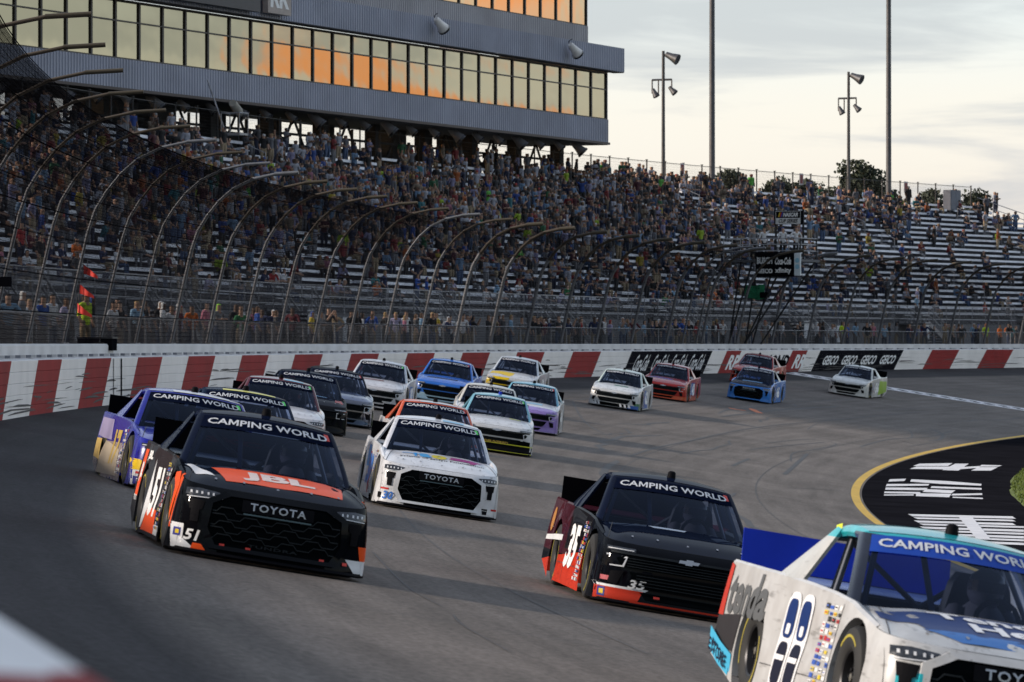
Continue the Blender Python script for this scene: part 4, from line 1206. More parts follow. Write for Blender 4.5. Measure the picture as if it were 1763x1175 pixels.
def bar(mb, x0, x1, z, h, off, th=.02, nx=8, wave=None):
    rows = []
    for dz, o in ((-h / 2, off), (-h / 2, off + th), (h / 2, off + th), (h / 2, off)):
        rows.append([NP(x0 + (x1 - x0) * i / nx, z + dz + (wave(x0 + (x1 - x0) * i / nx) if wave else 0), o) for i in range(nx + 1)])
    mb.grid(rows)

M_TRIM = mat('black trim', (.006, .006, .008), .6, var=.2, spec=.04); M_MESHB = mat('grille black', (.003, .004, .005), .8, var=.3, spec=0)
M_BARS = mat('grille bar grey', (.014, .018, .022), .5, .0, var=.2, spec=.15); M_CHR = mat('bright trim', (.40, .42, .45), .3, .6)
M_LAMP = mat('headlight print dark', (.03, .035, .045), .15, var=.5, scale=18); M_LAMPW = mat('headlight print light', (.62, .64, .68), .2)
M_TYRE = mat('racing tyre', (.012, .012, .012), .75, var=.3); M_TYREY = mat('yellow tyre lettering', (.34, .28, .03), .7)
M_RIM = mat('black steel wheel', (.03, .03, .033), .35, .6); M_HUB = mat('bare hub', (.35, .33, .28), .35, .8)
M_INT = mat('cockpit black', (.010, .011, .014), .8); M_CAGE = mat('roll cage grey', (.16, .17, .20), .5, .2)
M_SPOIL = mat('black spoiler', (.003, .003, .004), .9, spec=0); M_SPOILB = mat('blue spoiler', (.012, .035, .40), .6, spec=.1)
M_BAN = mat('banner navy', (.005, .008, .022), .6, var=.1, spec=0); M_BANB = mat('banner blue', (.015, .06, .36), .6, spec=.1)
M_BTXT = mat('banner lettering', (.60, .62, .66), .6)
M_REDT = mat('red tow mark', (.6, .03, .015), .5)
def windscreen_mat():
    m, t, b = base_mat('windscreen glass'); t.nodes.remove(b)
    o = t.nodes['Material Output']; tr = t.nodes.new('ShaderNodeBsdfTransparent'); tr.inputs[0].default_value = (.24, .30, .44, 1)
    gl = t.nodes.new('ShaderNodeBsdfGlossy'); gl.inputs['Roughness'].default_value = .03; gl.inputs[0].default_value = (.38, .46, .62, 1)
    fr = t.nodes.new('ShaderNodeFresnel'); fr.inputs[0].default_value = 1.45
    mx = t.nodes.new('ShaderNodeMixShader'); t.links.new(fr.outputs[0], mx.inputs[0]); t.links.new(tr.outputs[0], mx.inputs[1]); t.links.new(gl.outputs[0], mx.inputs[2])
    t.links.new(mx.outputs[0], o.inputs[0]); return m
M_GLASS = windscreen_mat()
STK = [mat('sticker %s' % n_, c, .5) for n_, c in (('white', (.7, .7, .7)), ('red', (.45, .03, .03)), ('blue', (.03, .09, .4)), ('yellow', (.6, .45, .03)), ('black', (.02, .02, .02)), ('grey', (.3, .3, .33)))]

PAINT_N = 0
def paint(base, layers=(), gloss=.25, metal=0.0):
    """body paint: base colour plus flat areas bounded by planes (a,b,c,d): a*x+b*y+c*z > d in truck space"""
    global PAINT_N
    PAINT_N += 1
    m, t, b = base_mat('body paint %d' % PAINT_N); n = t.nodes; l = t.links
    tcn = n.new('ShaderNodeTexCoord'); col = None
    nz = n.new('ShaderNodeTexNoise'); nz.inputs['Scale'].default_value = 5; nz.inputs['Detail'].default_value = 5; l.new(tcn.outputs['Object'], nz.inputs['Vector'])
    for c, planes in layers:
        mask = None
        for pl in planes:
            a, bb, cc, d = pl[:4]
            dp = n.new('ShaderNodeVectorMath'); dp.operation = 'DOT_PRODUCT'; l.new(tcn.outputs['Object'], dp.inputs[0]); dp.inputs[1].default_value = (a, bb, cc)
            g = n.new('ShaderNodeMath'); g.operation = 'GREATER_THAN'
            if len(pl) > 4:                      # wavy edge
                ad = n.new('ShaderNodeMath'); ad.operation = 'MULTIPLY_ADD'; l.new(nz.outputs[0], ad.inputs[0]); ad.inputs[1].default_value = pl[4]; l.new(dp.outputs['Value'], ad.inputs[2]); l.new(ad.outputs[0], g.inputs[0])
            else: l.new(dp.outputs['Value'], g.inputs[0])
            g.inputs[1].default_value = d
            if mask is None: mask = g.outputs[0]
            else:
                mu = n.new('ShaderNodeMath'); mu.operation = 'MULTIPLY'; l.new(mask, mu.inputs[0]); l.new(g.outputs[0], mu.inputs[1]); mask = mu.outputs[0]
        mx = n.new('ShaderNodeMix'); mx.data_type = 'RGBA'; l.new(mask, mx.inputs[0])
        if col is None: mx.inputs[6].default_value = (*base, 1)
        else: l.new(col, mx.inputs[6])
        mx.inputs[7].default_value = (*c, 1); col = mx.outputs[2]
    # road grime
    gr = n.new('ShaderNodeValToRGB'); gr.color_ramp.elements[0].position = .35; gr.color_ramp.elements[0].color = (.86, .85, .84, 1); gr.color_ramp.elements[1].position = .7; gr.color_ramp.elements[1].color = (1.04, 1.04, 1.04, 1)
    l.new(nz.outputs[0], gr.inputs[0])
    mg = n.new('ShaderNodeMix'); mg.data_type = 'RGBA'; mg.blend_type = 'MULTIPLY'; mg.inputs[0].default_value = 1
    if col is None: mg.inputs[6].default_value = (*base, 1)
    else: l.new(col, mg.inputs[6])
    l.new(gr.outputs[0], mg.inputs[7]); l.new(mg.outputs[2], b.inputs['Base Color'])
    mp_ = n.new('ShaderNodeMapping'); mp_.inputs['Scale'].default_value = (7, 1.2, 9); l.new(tcn.outputs['Object'], mp_.inputs[0])
    n3 = n.new('ShaderNodeTexNoise'); n3.inputs['Scale'].default_value = 2.5; n3.inputs['Detail'].default_value = 6; l.new(mp_.outputs[0], n3.inputs['Vector'])
    r3 = n.new('ShaderNodeValToRGB'); r3.color_ramp.elements[0].position = .60; r3.color_ramp.elements[0].color = (1, 1, 1, 1); r3.color_ramp.elements[1].position = .74; r3.color_ramp.elements[1].color = (.55, .54, .53, 1)
    l.new(n3.outputs[0], r3.inputs[0]); m3 = n.new('ShaderNodeMix'); m3.data_type = 'RGBA'; m3.blend_type = 'MULTIPLY'; m3.inputs[0].default_value = 1
    l.new(mg.outputs[2], m3.inputs[6]); l.new(r3.outputs[0], m3.inputs[7]); l.new(m3.outputs[2], b.inputs['Base Color'])
    b.inputs['Roughness'].default_value = gloss; b.inputs['Metallic'].default_value = metal
    dark = max(base) < .05
    b.inputs['Coat Weight'].default_value = .22 if dark else .25; b.inputs['Coat Roughness'].default_value = .03; b.inputs['Specular IOR Level'].default_value = 0.0 if dark else .30
    wv = n.new('ShaderNodeTexNoise'); wv.inputs['Scale'].default_value = 2.2; l.new(tcn.outputs['Object'], wv.inputs['Vector'])
    bp = n.new('ShaderNodeBump'); bp.inputs['Strength'].default_value = .12; bp.inputs['Distance'].default_value = .06
    l.new(wv.outputs[0], bp.inputs['Height']); l.new(bp.outputs[0], b.inputs['Normal'])
    return m

# ---- shared meshes
P0 = mat('primer', (.5, .5, .5))
ME = {'body_shell': shell_mesh().mesh('body_shell', P0, 38), 'hood': hood_mesh().mesh('hood', P0, 50), 'cab': cab_mesh().mesh('cab', P0, 45),
      'bed_cover': bed_mesh().mesh('bed_cover', P0), 'windscreen': ws_mesh(0, .955, .006).mesh('windscreen', M_GLASS, 60), 'banner': ws_mesh(.70, .955, .012).mesh('banner', M_BAN, 60)}
mb = MB()
mb.box(I4, (-.86, .75, .12), (.86, 5.1, .16)); mb.box(I4, (-.84, 1.36, .16), (.84, 1.50, .84)); mb.box(I4, (-.84, 3.05, .16), (.84, 3.4, .93))
for sg in (-1, 1): mb.box(I4, (sg * .60 - .02, .66, .1), (sg * .60 + .02, 5.15, .74))
mb.box(I4, (-.80, .25, .10), (.80, .30, .60)); ME['chassis'] = mb.mesh('chassis', M_INT)
mb = MB()
for sg in (-1, 1):
    mb.tube([(sg * .80, 1.62, .4), (sg * .76, 1.66, .92), (sg * .60, 2.15, 1.37), (sg * .58, 2.95, 1.38), (sg * .74, 3.1, .3)], .024, 6)
    mb.tube([(sg * .78, 2.5, .82), (sg * .58, 2.9, 1.36)], .022, 6)
mb.tube([(-.60, 2.14, 1.37), (.60, 2.14, 1.37)], .024, 6); mb.tube([(-.58, 2.92, 1.37), (.58, 2.92, 1.37)], .024, 6)
mb.tube([(-.27, 1.52, .86), (-.27, 2.13, 1.37)], .026, 6); mb.tube([(-.25, 2.94, .7), (.56, 2.94, 1.34)], .026, 6); mb.tube([(-.56, 2.95, 1.3), (.3, 2.95, .7)], .022, 6)
ME['roll_cage'] = mb.mesh('roll_cage', M_CAGE, 60)
mb = MB(); mb.box(I4, (-.80, 1.42, .82), (.80, 1.70, .865)); ME['dashboard'] = mb.mesh('dashboard', M_TRIM)
mb = MB(); rows = []
for z, hw, y in ((.35, .26, 2.42), (.6, .27, 2.62), (.95, .26, 2.72), (1.14, .22, 2.74), (1.22, .17, 2.75)): rows.append([Vector((.36 - hw, y - .16, z)), Vector((.36 - hw, y, z)), Vector((.36, y + .04, z)), Vector((.36 + hw, y, z)), Vector((.36 + hw, y - .16, z))])
mb.grid(rows); ME['seat'] = mb.mesh('seat', mat('seat shell', (.015, .015, .02), .7), 50)
# driver bust: suit and helmet
mb = MB()
mb.lathe(Matrix.Translation((.36, 2.50, 0)) @ Matrix.Rotation(-pi / 2, 4, 'Y'), [(.45, .05), (.5, .2), (.75, .215), (.92, .20), (1.0, .12), (1.05, .06)], 14)
for sg in (-1, 1): mb.tube([(.36 + sg * .20, 2.50, .93), (.36 + sg * .27, 2.25, .78), (.36 + sg * .13, 1.98, .86)], [.075, .06, .045], 8)
ME['driver_suit'] = mb.mesh('driver_suit', mat('driver suit', (.03, .03, .045), .8), 60)
mb = MB(); mb.lathe(Matrix.Translation((.36, 2.46, 1.13)) @ Matrix.Rotation(-pi / 2, 4, 'Y'), [(-.14, .0), (-.13, .09), (-.06, .135), (.02, .145), (.09, .125), (.135, .07), (.15, 0)], 16)
ME['helmet'] = mb.mesh('helmet', mat('helmet dark', (.05, .05, .07), .3), 60)
mb = MB(); mb.lathe(Matrix.Translation((.36, 2.448, 1.15)) @ Matrix.Rotation(-pi / 2, 4, 'Y'), [(-.045, .139), (.035, .141)], 16); ME['visor'] = mb.mesh('visor', M_LENS)
mb = MB(); mb.lathe(Matrix.Translation((.30, 1.86, .90)) @ Matrix.Rotation(pi / 2 - .3, 4, 'Z'), [(-.015, .16), (0, .18), (.015, .16), (0, .14), (-.015, .16)], 16); ME['steering_wheel'] = mb.mesh('steering_wheel', M_TRIM, 60)
# wheel (axis x, outer side towards -x)
mb = MB(); mb.lathe(I4, [(-.13, .20), (-.150, .23), (-.155, .30), (-.135, .352), (-.10, WR), (.12, WR), (.15, .34), (.15, .2)], 36); ME['tyre'] = mb.mesh('tyre', M_TYRE, 40)
mb = MB()
for a0 in (0,):
    rows = []
    for k in range(9):
        a = a0 + 1.5 * k / 8; rows.append([Vector((-.1565, r_ * cos(a), r_ * sin(a))) for r_ in (.282, .302)])
    mb.grid(rows)
ME['tyre_lettering'] = mb.mesh('tyre_lettering', M_TYREY)
mb = MB(); mb.lathe(I4, [(-.13, .20), (-.12, .185), (-.06, .17), (-.05, .13), (-.085, .08), (-.09, 0)], 24)
for k in range(5):
    a = k * 2 * pi / 5; mb.lathe(Matrix.Translation((-.09, .055 * cos(a), .055 * sin(a))), [(-.02, 0), (-.02, .014), (0.02, .014)], 6)
ME['rim'] = mb.mesh('rim', M_RIM, 40)
mb = MB(); mb.lathe(I4, [(-.115, 0), (-.11, .03), (-.09, .035)], 10); ME['hub'] = mb.mesh('hub', M_HUB)
mb = MB(); mb.box(Matrix.Translation((0, 5.17, 1.0)) @ Matrix.Rotation(radians(-18), 4, 'X'), (-.86, -.006, -.01), (.86, .006, .30))
ME['spoiler'] = mb.mesh('spoiler', M_SPOIL)
mb = MB()
for x in (-.6, -.2, .2, .6): mb.tube([(x, 5.2, 1.03), (x, 5.24, 1.18)], .01, 4)
ME['spoiler_braces'] = mb.mesh('spoiler_braces', M_CAGE)
mb = MB(); mb.lathe(Matrix.Translation((0, 2.35, 1.475)) @ Matrix.Rotation(-pi / 2, 4, 'Y'), [(0, .055), (.02, .05), (.07, .045), (.085, .03), (.09, 0)], 10); ME['roof_antenna'] = mb.mesh('roof_antenna', M_TRIM, 50)
mb = MB()
for sg in (-1, 1):
    for k in range(4):
        for j in range(6):
            pass
    rows = [[Vector((sg * (.905 - .2 * t), 1.72 + (2.85 - 1.72) * a if t == 0 else 2.2 + (2.8 - 2.2) * a, .95 + .42 * t)) for a in (0, .5, 1)] for t in (0, 1)]
ME['lip'] = None
mb = MB(); rows = []
for z, o in ((.035, .03), (.05, .045), (.075, .02)): rows.append([NP(-.985 + 1.97 * i / 30, max(.05, z), o) + Vector((0, 0, z - max(.05, z))) for i in range(31)])
mb.grid(rows); ME['splitter'] = mb.mesh('splitter', M_TRIM, 60)

mb = MB()
for x in (-.62, -.34, .0, .34, .62):
    for y in (.30 + .12 * abs(x),): mb.add([HP(x + .014 * cos(a), y + .03 * sin(a), .008) for a in [k * pi / 3 for k in range(6)]], [tuple(range(6))])
ME['hood_pins'] = mb.mesh('hood_pins', mat('pin steel', (.22, .22, .24), .3, .6))
mb = MB()
def seam(pts, w_=.006):
    for a, b_ in zip(pts, pts[1:]):
        d_ = (b_ - a).normalized(); n__ = d_.cross(Vector((0, 0, 1)) if abs(d_.z) < .8 else Vector((0, 1, 0))).normalized() * w_ / 2
        up_ = Vector((0, 0, w_ / 2)) if abs(d_.z) < .5 else Vector((0, w_ / 2, 0))
        mb.add([a - up_, a + up_, b_ + up_, b_ - up_], [(0, 1, 2, 3)])
for sg in (-1, 1):
    for y0_ in (1.50, 3.02, 4.45): seam([Vector((sg * (side_x(y0_, z) + .003), y0_, z)) for z in [.10 + .085 * k for k in range(10)] if z < zs(y0_) - .02], .010)
    seam([Vector((sg * (side_x(y_, .30) + .003), y_, .30)) for y_ in [1.5 + .15 * k for k in range(14)]], .007)
    seam([NP(sg * .925, z, .003) for z in [.08 + .05 * k for k in range(12)]], .010)
    rows = []
    for k in range(15):
        p = hood(sg * .80, k / 14); rows.append([p + Vector((-.004, 0, .003)), p + Vector((.004, 0, .003))])
    mb.grid(rows)
mb.grid([[nz_ + Vector((0, 0, e_)) for e_ in (.0, .009)] for nz_ in [Vector((nose_top(u)[0], nose_top(u)[1] - .004, .692)) for u in [-.8 + 1.6 * k / 24 for k in range(25)]]])
ME['panel_seams'] = mb.mesh('panel_seams', mat('seam shadow gap', (.03, .03, .032), .8))
def front_parts(kind):
    out = []
    def add(name, mb, m, smooth=None): out.append((name, mb.mesh(name, m, smooth)))
    if kind == 'T':
        hexo = [(-.50, .655), (.50, .655), (.68, .56), (.70, .30), (.60, .13), (-.60, .13), (-.70, .30), (-.68, .56)]
        rows = [(.655, -.50, .50), (.61, -.585, .585), (.56, -.68, .68), (.42, -.69, .69), (.30, -.70, .70), (.20, -.64, .64), (.11, -.58, .58)]
        add('grille', strips(rows, .014, 24), M_MESHB)
        inn = [(x * .95, .39 + (z - .39) * .94) for x, z in hexo]
        add('grille_frame', ring([(x * 1.05, .39 + (z - .39) * 1.09) for x, z in hexo], inn, .034), P0, 40)
        mb = MB()
        for i, z in enumerate((.50, .43, .365, .30, .235)):
            bar(mb, -.64, .64, z, .012, .014, .012, 32, lambda x, i=i: .022 * (1 if (int((x + 2 + .08 * (i % 2)) / .16) % 2) else -1) * min(1, abs(((x + 2 + .08 * (i % 2)) % .16) - .08) * 40 if False else 1))
        add('grille_slats', mb, M_BARS, 30)
        mb = MB(); bar(mb, -.36, .36, .565, .115, .012, .018, 10); add('name_bar', mb, M_TRIM, 30)
        mb = MB(); bar(mb, -.34, .34, .488, .014, .03, .012, 8); add('chrome_strip', mb, mat('teal grey strip', (.07, .11, .13), .3, .5))
        out.append(('TEXT', ('TOYOTA', NP, 0, .568, .56, .075, .036, M_CHR, .02)))
        out.append(('TEXT', ('TUNDRA', NP, 0, .185, .50, .030, .034, M_BARS, .03)))
        for sg in (-1, 1):
            add('headlight', poly_on([(sg * a, z) for a, z in ((.53, .625), (.60, .655), (.78, .672), (.90, .66), (.905, .598), (.78, .580), (.60, .588))], lambda a, z: NP(a, z, .014), .04), M_LAMP, 30)
            mb = MB()
            for xx in (.64, .69, .75, .80, .85): mb.grid([[NP(sg * x, z, .020) for x in (xx, xx + .018)] for z in (.642, .616)])
            mb.grid([[NP(sg * (.555 + .34 * q / 8), .592 - .002 * q + .008 * t_, .020) for q in range(9)] for t_ in (0, 1)])
            add('headlight_lens', mb, M_LAMPW)
            add('side_vent', poly_on([(sg * a, z) for a, z in ((.72, .555), (.87, .56), (.86, .46), (.845, .46), (.84, .34), (.765, .34), (.765, .46), (.74, .47))], lambda a, z: NP(a, z, .012), .04), M_TRIM)
        mb = MB(); mb.grid([[NP(x, z, .010) for x in (-.54, -.27, 0, .27, .54)] for z in (.16, .10, .075)]); add('lower_intake', mb, M_MESHB)
    else:
        add('grille', strips([(.575, -.70, .70), (.53, -.80, .80), (.47, -.76, .76), (.44, -.68, .68)], .012, 24), M_MESHB)
        mb = MB(); bar(mb, -.86, .86, .595, .022, .006, .022, 20); add('grille_top_bar', mb, M_TRIM if kind == 'D' else M_BARS, 30)
        mb = MB()
        for z in (.545, .515, .485, .458): bar(mb, -.68, .68, z, .008, .008, .012, 16)
        add('grille_slats', mb, M_BARS)
        rows = [(.40, -.64, .64), (.33, -.60, .60), (.26, -.54, .54), (.235, -.50, .50)]
        add('lower_grille', strips(rows, .012, 20), M_MESHB)
        add('bumper_intake', strips([(.19, -.5, .5), (.12, -.42, .42)], .012, 16), M_MESHB)
        mb = MB()
        for z in (.37, .335, .30, .265): bar(mb, -.56, .56, z, .010, .009, .012, 12)
        add('lower_slats', mb, M_BARS)
        for sg in (-1, 1):
            mb = MB(); mb.grid([[NP(sg * x, z, .018) for x in (.60, .65, .70, .75, .80, .85, .90)] for z in (.652, .634, .612)]); add('headlight', mb, M_LAMP)
            mb = MB(); mb.grid([[NP(sg * x, z, .024) for x in (.62, .66, .70, .75, .80, .85, .89)] for z in (.634, .624)])
            if kind == 'F':
                for seg in (((.66, .56), (.88, .56), (.88, .545), (.66, .545)), ((.66, .56), (.68, .56), (.68, .42), (.66, .42)), ((.66, .435), (.88, .435), (.88, .42), (.66, .42))):
                    mb.add([NP(sg * x, z, .02) for x, z in seg], [(0, 1, 2, 3)])
            else:
                for seg in (((.68, .555), (.90, .565), (.90, .548), (.70, .538)), ((.68, .555), (.70, .538), (.73, .45), (.71, .44)), ((.71, .44), (.73, .455), (.86, .45), (.86, .436))):
                    mb.add([NP(sg * x, z, .02) for x, z in seg], [(0, 1, 2, 3)])
            add('headlight_lens', mb, M_LAMPW)
            add('side_vent', poly_on([(sg * a, z) for a, z in ((.70, .40), (.84, .38), (.86, .25), (.76, .24))], lambda a, z: NP(a, z, .012), .04), M_TRIM)
        if kind == 'C':
            mb = MB(); o = .032; h = .03
            mb.add([NP(x, z + .598, o) for x, z in ((-.11, h * .55), (-.035, h * .55), (-.035, h), (.045, h), (.045, h * .55), (.12, h * .55), (.10, -h * .55), (.035, -h * .55), (.035, -h), (-.045, -h), (-.045, -h * .55), (-.12, -h * .55))], [tuple(range(12))]); add('bow_tie_emblem', mb, M_CHR)
        else:
            mb = MB(); mb.add([NP(.085 * cos(a), .60 + .032 * sin(a), .032) for a in [k * pi / 8 for k in range(16)]], [tuple(range(16))]); add('oval_emblem', mb, M_CHR)
    return out
FR = {k: front_parts(k) for k in ('T', 'C', 'F')}
def SP_(sg):
    """side panel point from distance back and height"""
    def f(a, z): return Vector((sg * (side_x(a, z) + .006), a, z))
    return f
def stickers(root, sg, rng, y0=1.50, y1=2.02, z0=.16, z1=.86, n_=(4, 15)):
    mb = MB()
    for i in range(n_[0]):
        for j in range(n_[1]):
            if rng.random() < .12: continue
            a0 = y0 + (y1 - y0) * i / n_[0]; b0 = z0 + (z1 - z0) * j / n_[1]; a1 = a0 + (y1 - y0) / n_[0] * rng.uniform(.6, .92); b1 = b0 + (z1 - z0) / n_[1] * rng.uniform(.5, .85)
            f = SP_(sg); mb.add([f(a0, b0), f(a1, b0), f(a1, b1), f(a0, b1)], [(0, 1, 2, 3)], rng.choice([0, 0, 0, 1, 2, 2, 3, 4, 5]))
            if rng.random() < .6:
                am, e = (b0 + b1) / 2, (b1 - b0) * .15
                g = lambda a, z: Vector((sg * (side_x(a, z) + .009), a, z)); mb.add([g(a0 + .02, am - e), g(a1 - .02, am - e), g(a1 - .02, am + e), g(a0 + .02, am + e)], [(0, 1, 2, 3)], rng.choice([1, 2, 4, 4]))
    mb.build('sponsor_stickers', STK, root, kind='stuff')
TRUCKS = []
def truck(px, k, kind, label, shell, hood_m, cab_m, rel=None, drift=-.03, bed=None, spoiler=None, banner=None, number=None, num_m=None, num_kw=None,
          hoodtxt=(), sidetxt=(), nose_num=None, mark=None, extra=None, detail=True, antenna=None, w_fix=None, glass_light=0, dz=0.0):
    depth = F / k; x, y = along(px, depth); s, w = ws(x, y)
    rng = random.Random(int(px * 7))
    yaw = drift
    if rel is not None: yaw = -(az_of(px) + rel - s / R)
    else: yaw = -drift
    M = frame(s, w, gz(w, s) + .006 + dz, yaw=yaw, bank=bank_at(s))
    root = empty('race_truck', M, label=label, category='race truck', group='racing trucks on the track')
    TRUCKS.append((px, round(s, 1), round(w, 2)))
    def part(nm, me=None, m=None):
        o = obj(nm, me or ME[nm], root)
        if m: o.material_slots[0].link = 'OBJECT'; o.material_slots[0].material = m
        return o
    part('body_shell', m=shell); part('hood', m=hood_m); part('cab', m=cab_m); part('bed_cover', m=bed or shell)
    part('windscreen'); part('banner', m=banner); part('chassis'); part('roll_cage'); part('dashboard'); part('seat')
    part('driver_suit'); h_ = part('helmet'); v_ = obj('visor', ME['visor'], h_)
    part('steering_wheel'); part('spoiler', m=spoiler); part('spoiler_braces'); part('roof_antenna', m=antenna); part('splitter')
    for ax in (AXF, AXR):
        for sg in (-1, 1):
            wh = empty('wheel'); wh.parent = root; wh.matrix_local = Matrix.Translation((sg * .835, ax, WR)) @ (Matrix.Rotation(pi, 4, 'Z') if sg > 0 else I4) @ Matrix.Rotation(rng.uniform(0, 6), 4, 'X')
            for q in ('tyre', 'tyre_lettering', 'rim', 'hub'): obj(q, ME[q], wh)
            obj('tyre_lettering', ME['tyre_lettering'], wh, Matrix.Rotation(pi, 4, 'X'))
    for q in ('hood_pins', 'panel_seams'): obj(q, ME[q], root, kind='stuff')
    for nm, me in FR[kind]:
        if nm == 'TEXT':
            t, fn, cx, cz, w_, h2, off, m_, bold = me
            text_on(t, lambda a, b_, off=off: NP(a, b_, off), cx, cz, w_, h2, m_, root, name='grille_lettering', bold=bold, spacing=1.15, fine=.08)
        else:
            o_ = obj(nm, me, root)
            if nm == 'grille_frame': o_.material_slots[0].link = 'OBJECT'; o_.material_slots[0].material = shell
    text_on('CAMPING WORLD', lambda a, b_: WSP(a, b_, .018), 0, .835, 1.78, .125, M_BTXT, root, name='banner_lettering', bold=.02)
    if mark:
        mb = MB(); mb.grid([[WSP(u, v, .017) for u in (.86, .93)] for v in (.80, .93)]); mb.build('banner_mark', mark, root)
    if detail:
        for sg in (-1, 1): stickers(root, sg, rng)
    if number:
        for sg in (-1, 1):
            kw = dict(bold=.05, shear=.18); kw.update(num_kw or {})
            f = SP_(sg); cm = -1 if sg < 0 else 1
            text_on(number, (lambda a, b_, f=f, cm=cm: f(2.62 + cm * a, b_)), 0, .52, .80, .52, num_m or M_LETTER, root, name='door_number', fine=.07, **kw)
    if nose_num:
        t, cx, cz, w_, h2, m_ = nose_num; text_on(t, lambda a, b_: NP(a, b_, .016), cx, cz, w_, h2, m_, root, name='nose_number', bold=.03, shear=.2, fine=.03)
    for t, cx, cy, w_, h2, m_, kw in hoodtxt: text_on(t, lambda a, b_: HP(a, b_), cx, cy, w_, h2, m_, root, name='hood_lettering', fine=.06, **kw)
    for t, cy, cz, w_, h2, m_, kw in sidetxt:
        for sg in (-1, 1):
            f = SP_(sg); cm = -1 if sg < 0 else 1
            text_on(t, (lambda a, b_, f=f, cm=cm, cy=cy: f(cy + cm * a, b_)), 0, cz, w_, h2, m_, root, name='side_lettering', fine=.07, **kw)
    if extra: extra(root)
    return root
def hpatch(root, pts, m, name='hood_graphic', off=.004, n_=8):
    """pts: 4 corners (x, y) near-left, near-right, far-right, far-left"""
    mb = MB(); A_, B_, C_, D_ = [Vector((*p, 0)) for p in pts]; rows = []
    for j in range(n_ + 1):
        v = j / n_; a = A_.lerp(D_, v); b_ = B_.lerp(C_, v); rows.append([HP(*(a.lerp(b_, i / n_).xy), off) for i in range(n_ + 1)])
    mb.grid(rows); return mb.build(name, m, root, 60)
def npatch(root, rows, m, name='nose_graphic', off=.005): return strips(rows, off, 8).mesh(name, m, 60) and obj(name, strips(rows, off, 8).mesh(name, m, 60), root)
def spatch(root, pts, m, name='side_graphic', off=.004, sides=(-1, 1)):
    for sg in sides:
        mb = MB(); A_, B_, C_, D_ = [Vector((*p, 0)) for p in pts]; rows = []
        for j in range(7):
            v = j / 6; a = A_.lerp(D_, v); b_ = B_.lerp(C_, v); rows.append([Vector((sg * (side_x(q.x, q.y) + off), q.x, q.y)) for q in [a.lerp(b_, i / 8) for i in range(9)]])
        mb.grid(rows, flip=(sg == 1)); mb.build(name, m, root, 60)
def rpatch(root, u0, u1, v0, v1, m, name='roof_graphic'):
    mb = MB(); mb.grid([[roof(u0 + (u1 - u0) * i / 10, v0 + (v1 - v0) * j / 6) + Vector((0, 0, .005)) for i in range(11)] for j in range(7)]); mb.build(name, m, root, 60)
def C(name, c, r_=.4): return mat('colour ' + name, c, r_, coat=.05, var=.05, spec=.1)
OR, WH, NV = C('orange', (.80, .085, .012)), C('white', (.70, .71, .73)), C('navy', (.010, .018, .055))
GRN = mat('green mark', (.1, .7, .12), .5)
def cl(*p): return p
# ---- the field
def ex51(r):
    hpatch(r, [(-.52, .34), (.66, .36), (.72, 1.03), (-.62, 1.03)], OR)
    text_on('JBL', lambda a, b_: HP(a, b_, .009), .03, .66, .74, .42, C('pale', (.75, .62, .58)), r, name='hood_lettering', bold=.045, fine=.05)
    npatch(r, [(.30, -.985, -.885), (.16, -.98, -.88), (.06, -.97, -.74)], WH)
    npatch(r, [(.20, .74, .975), (.13, .80, .975), (.06, .86, .97)], WH)
    npatch(r, [(.13, -.78, -.70), (.06, -.80, -.64)], OR, off=.008)
    npatch(r, [(.34, .86, .98), (.20, .90, .975)], OR, off=.008)
    npatch(r, [(.255, -.965, -.905), (.175, -.965, -.905)], C('badge blue', (.03, .04, .25)), off=.010, name='nose_badge')
    npatch(r, [(.235, -.95, -.92), (.195, -.95, -.92)], C('badge yellow', (.7, .5, .02)), off=.013, name='nose_badge')
    for x in (-.50, -.24, .50, .74): npatch(r, [(.165, x - .025, x + .025), (.135, x - .025, x + .025)], M_REDT, off=.02, name='red_tab')
    spatch(r, [(.66, .30), (.98, .78), (.75, .80), (.63, .66)], OR)
    spatch(r, [(4.45, .42), (4.95, .42), (4.95, .93), (4.45, .93)], OR)
    spatch(r, [(1.95, .10), (3.3, .10), (3.0, .36), (2.1, .34)], OR)
    spatch(r, [(3.0, .36), (3.3, .12), (3.42, .12), (3.2, .86)], WH, off=.006)
    spatch(r, [(1.45, .10), (1.95, .10), (1.98, .20), (1.46, .2)], WH)
    hpatch(r, [(-.80, .62), (-.62, .50), (-.78, 1.2), (-.86, 1.3)], WH)
    text_on('SKC', lambda a, b_: Vector((a, 2.98, b_)), -.22, 1.16, .60, .06, mat('dull red print', (.30, .02, .02), .6), r, name='inner_lettering', bold=.06)
truck(463, 175, 'T', 'black and orange race truck with orange hood panel, leading the left line', paint((.004, .005, .007), [((.030, .031, .036), [(0, 1, 0, 1.4)]), ((.68, .085, .02), [(0, 1, 0, .5), (0, -1, 0, -.68), (0, 0, 1, .24)])]),
      paint((.004, .007, .016), [], .15), paint((.005, .009, .026), [], .14), rel=-.115, spoiler=M_SPOIL, number='51', nose_num=('51', -.80, .205, .15, .11, M_LETTER), mark=M_REDT,
      sidetxt=[('JBL', 4.70, .68, .36, .22, M_LETTER, dict(bold=.05)), ('JBL', 3.85, .87, .5, .12, M_LETTER, dict(bold=.05)), ('TOYOTA', 4.75, .40, .5, .06, M_LETTER, {})], extra=ex51, bed=paint((.03, .05, .09)))
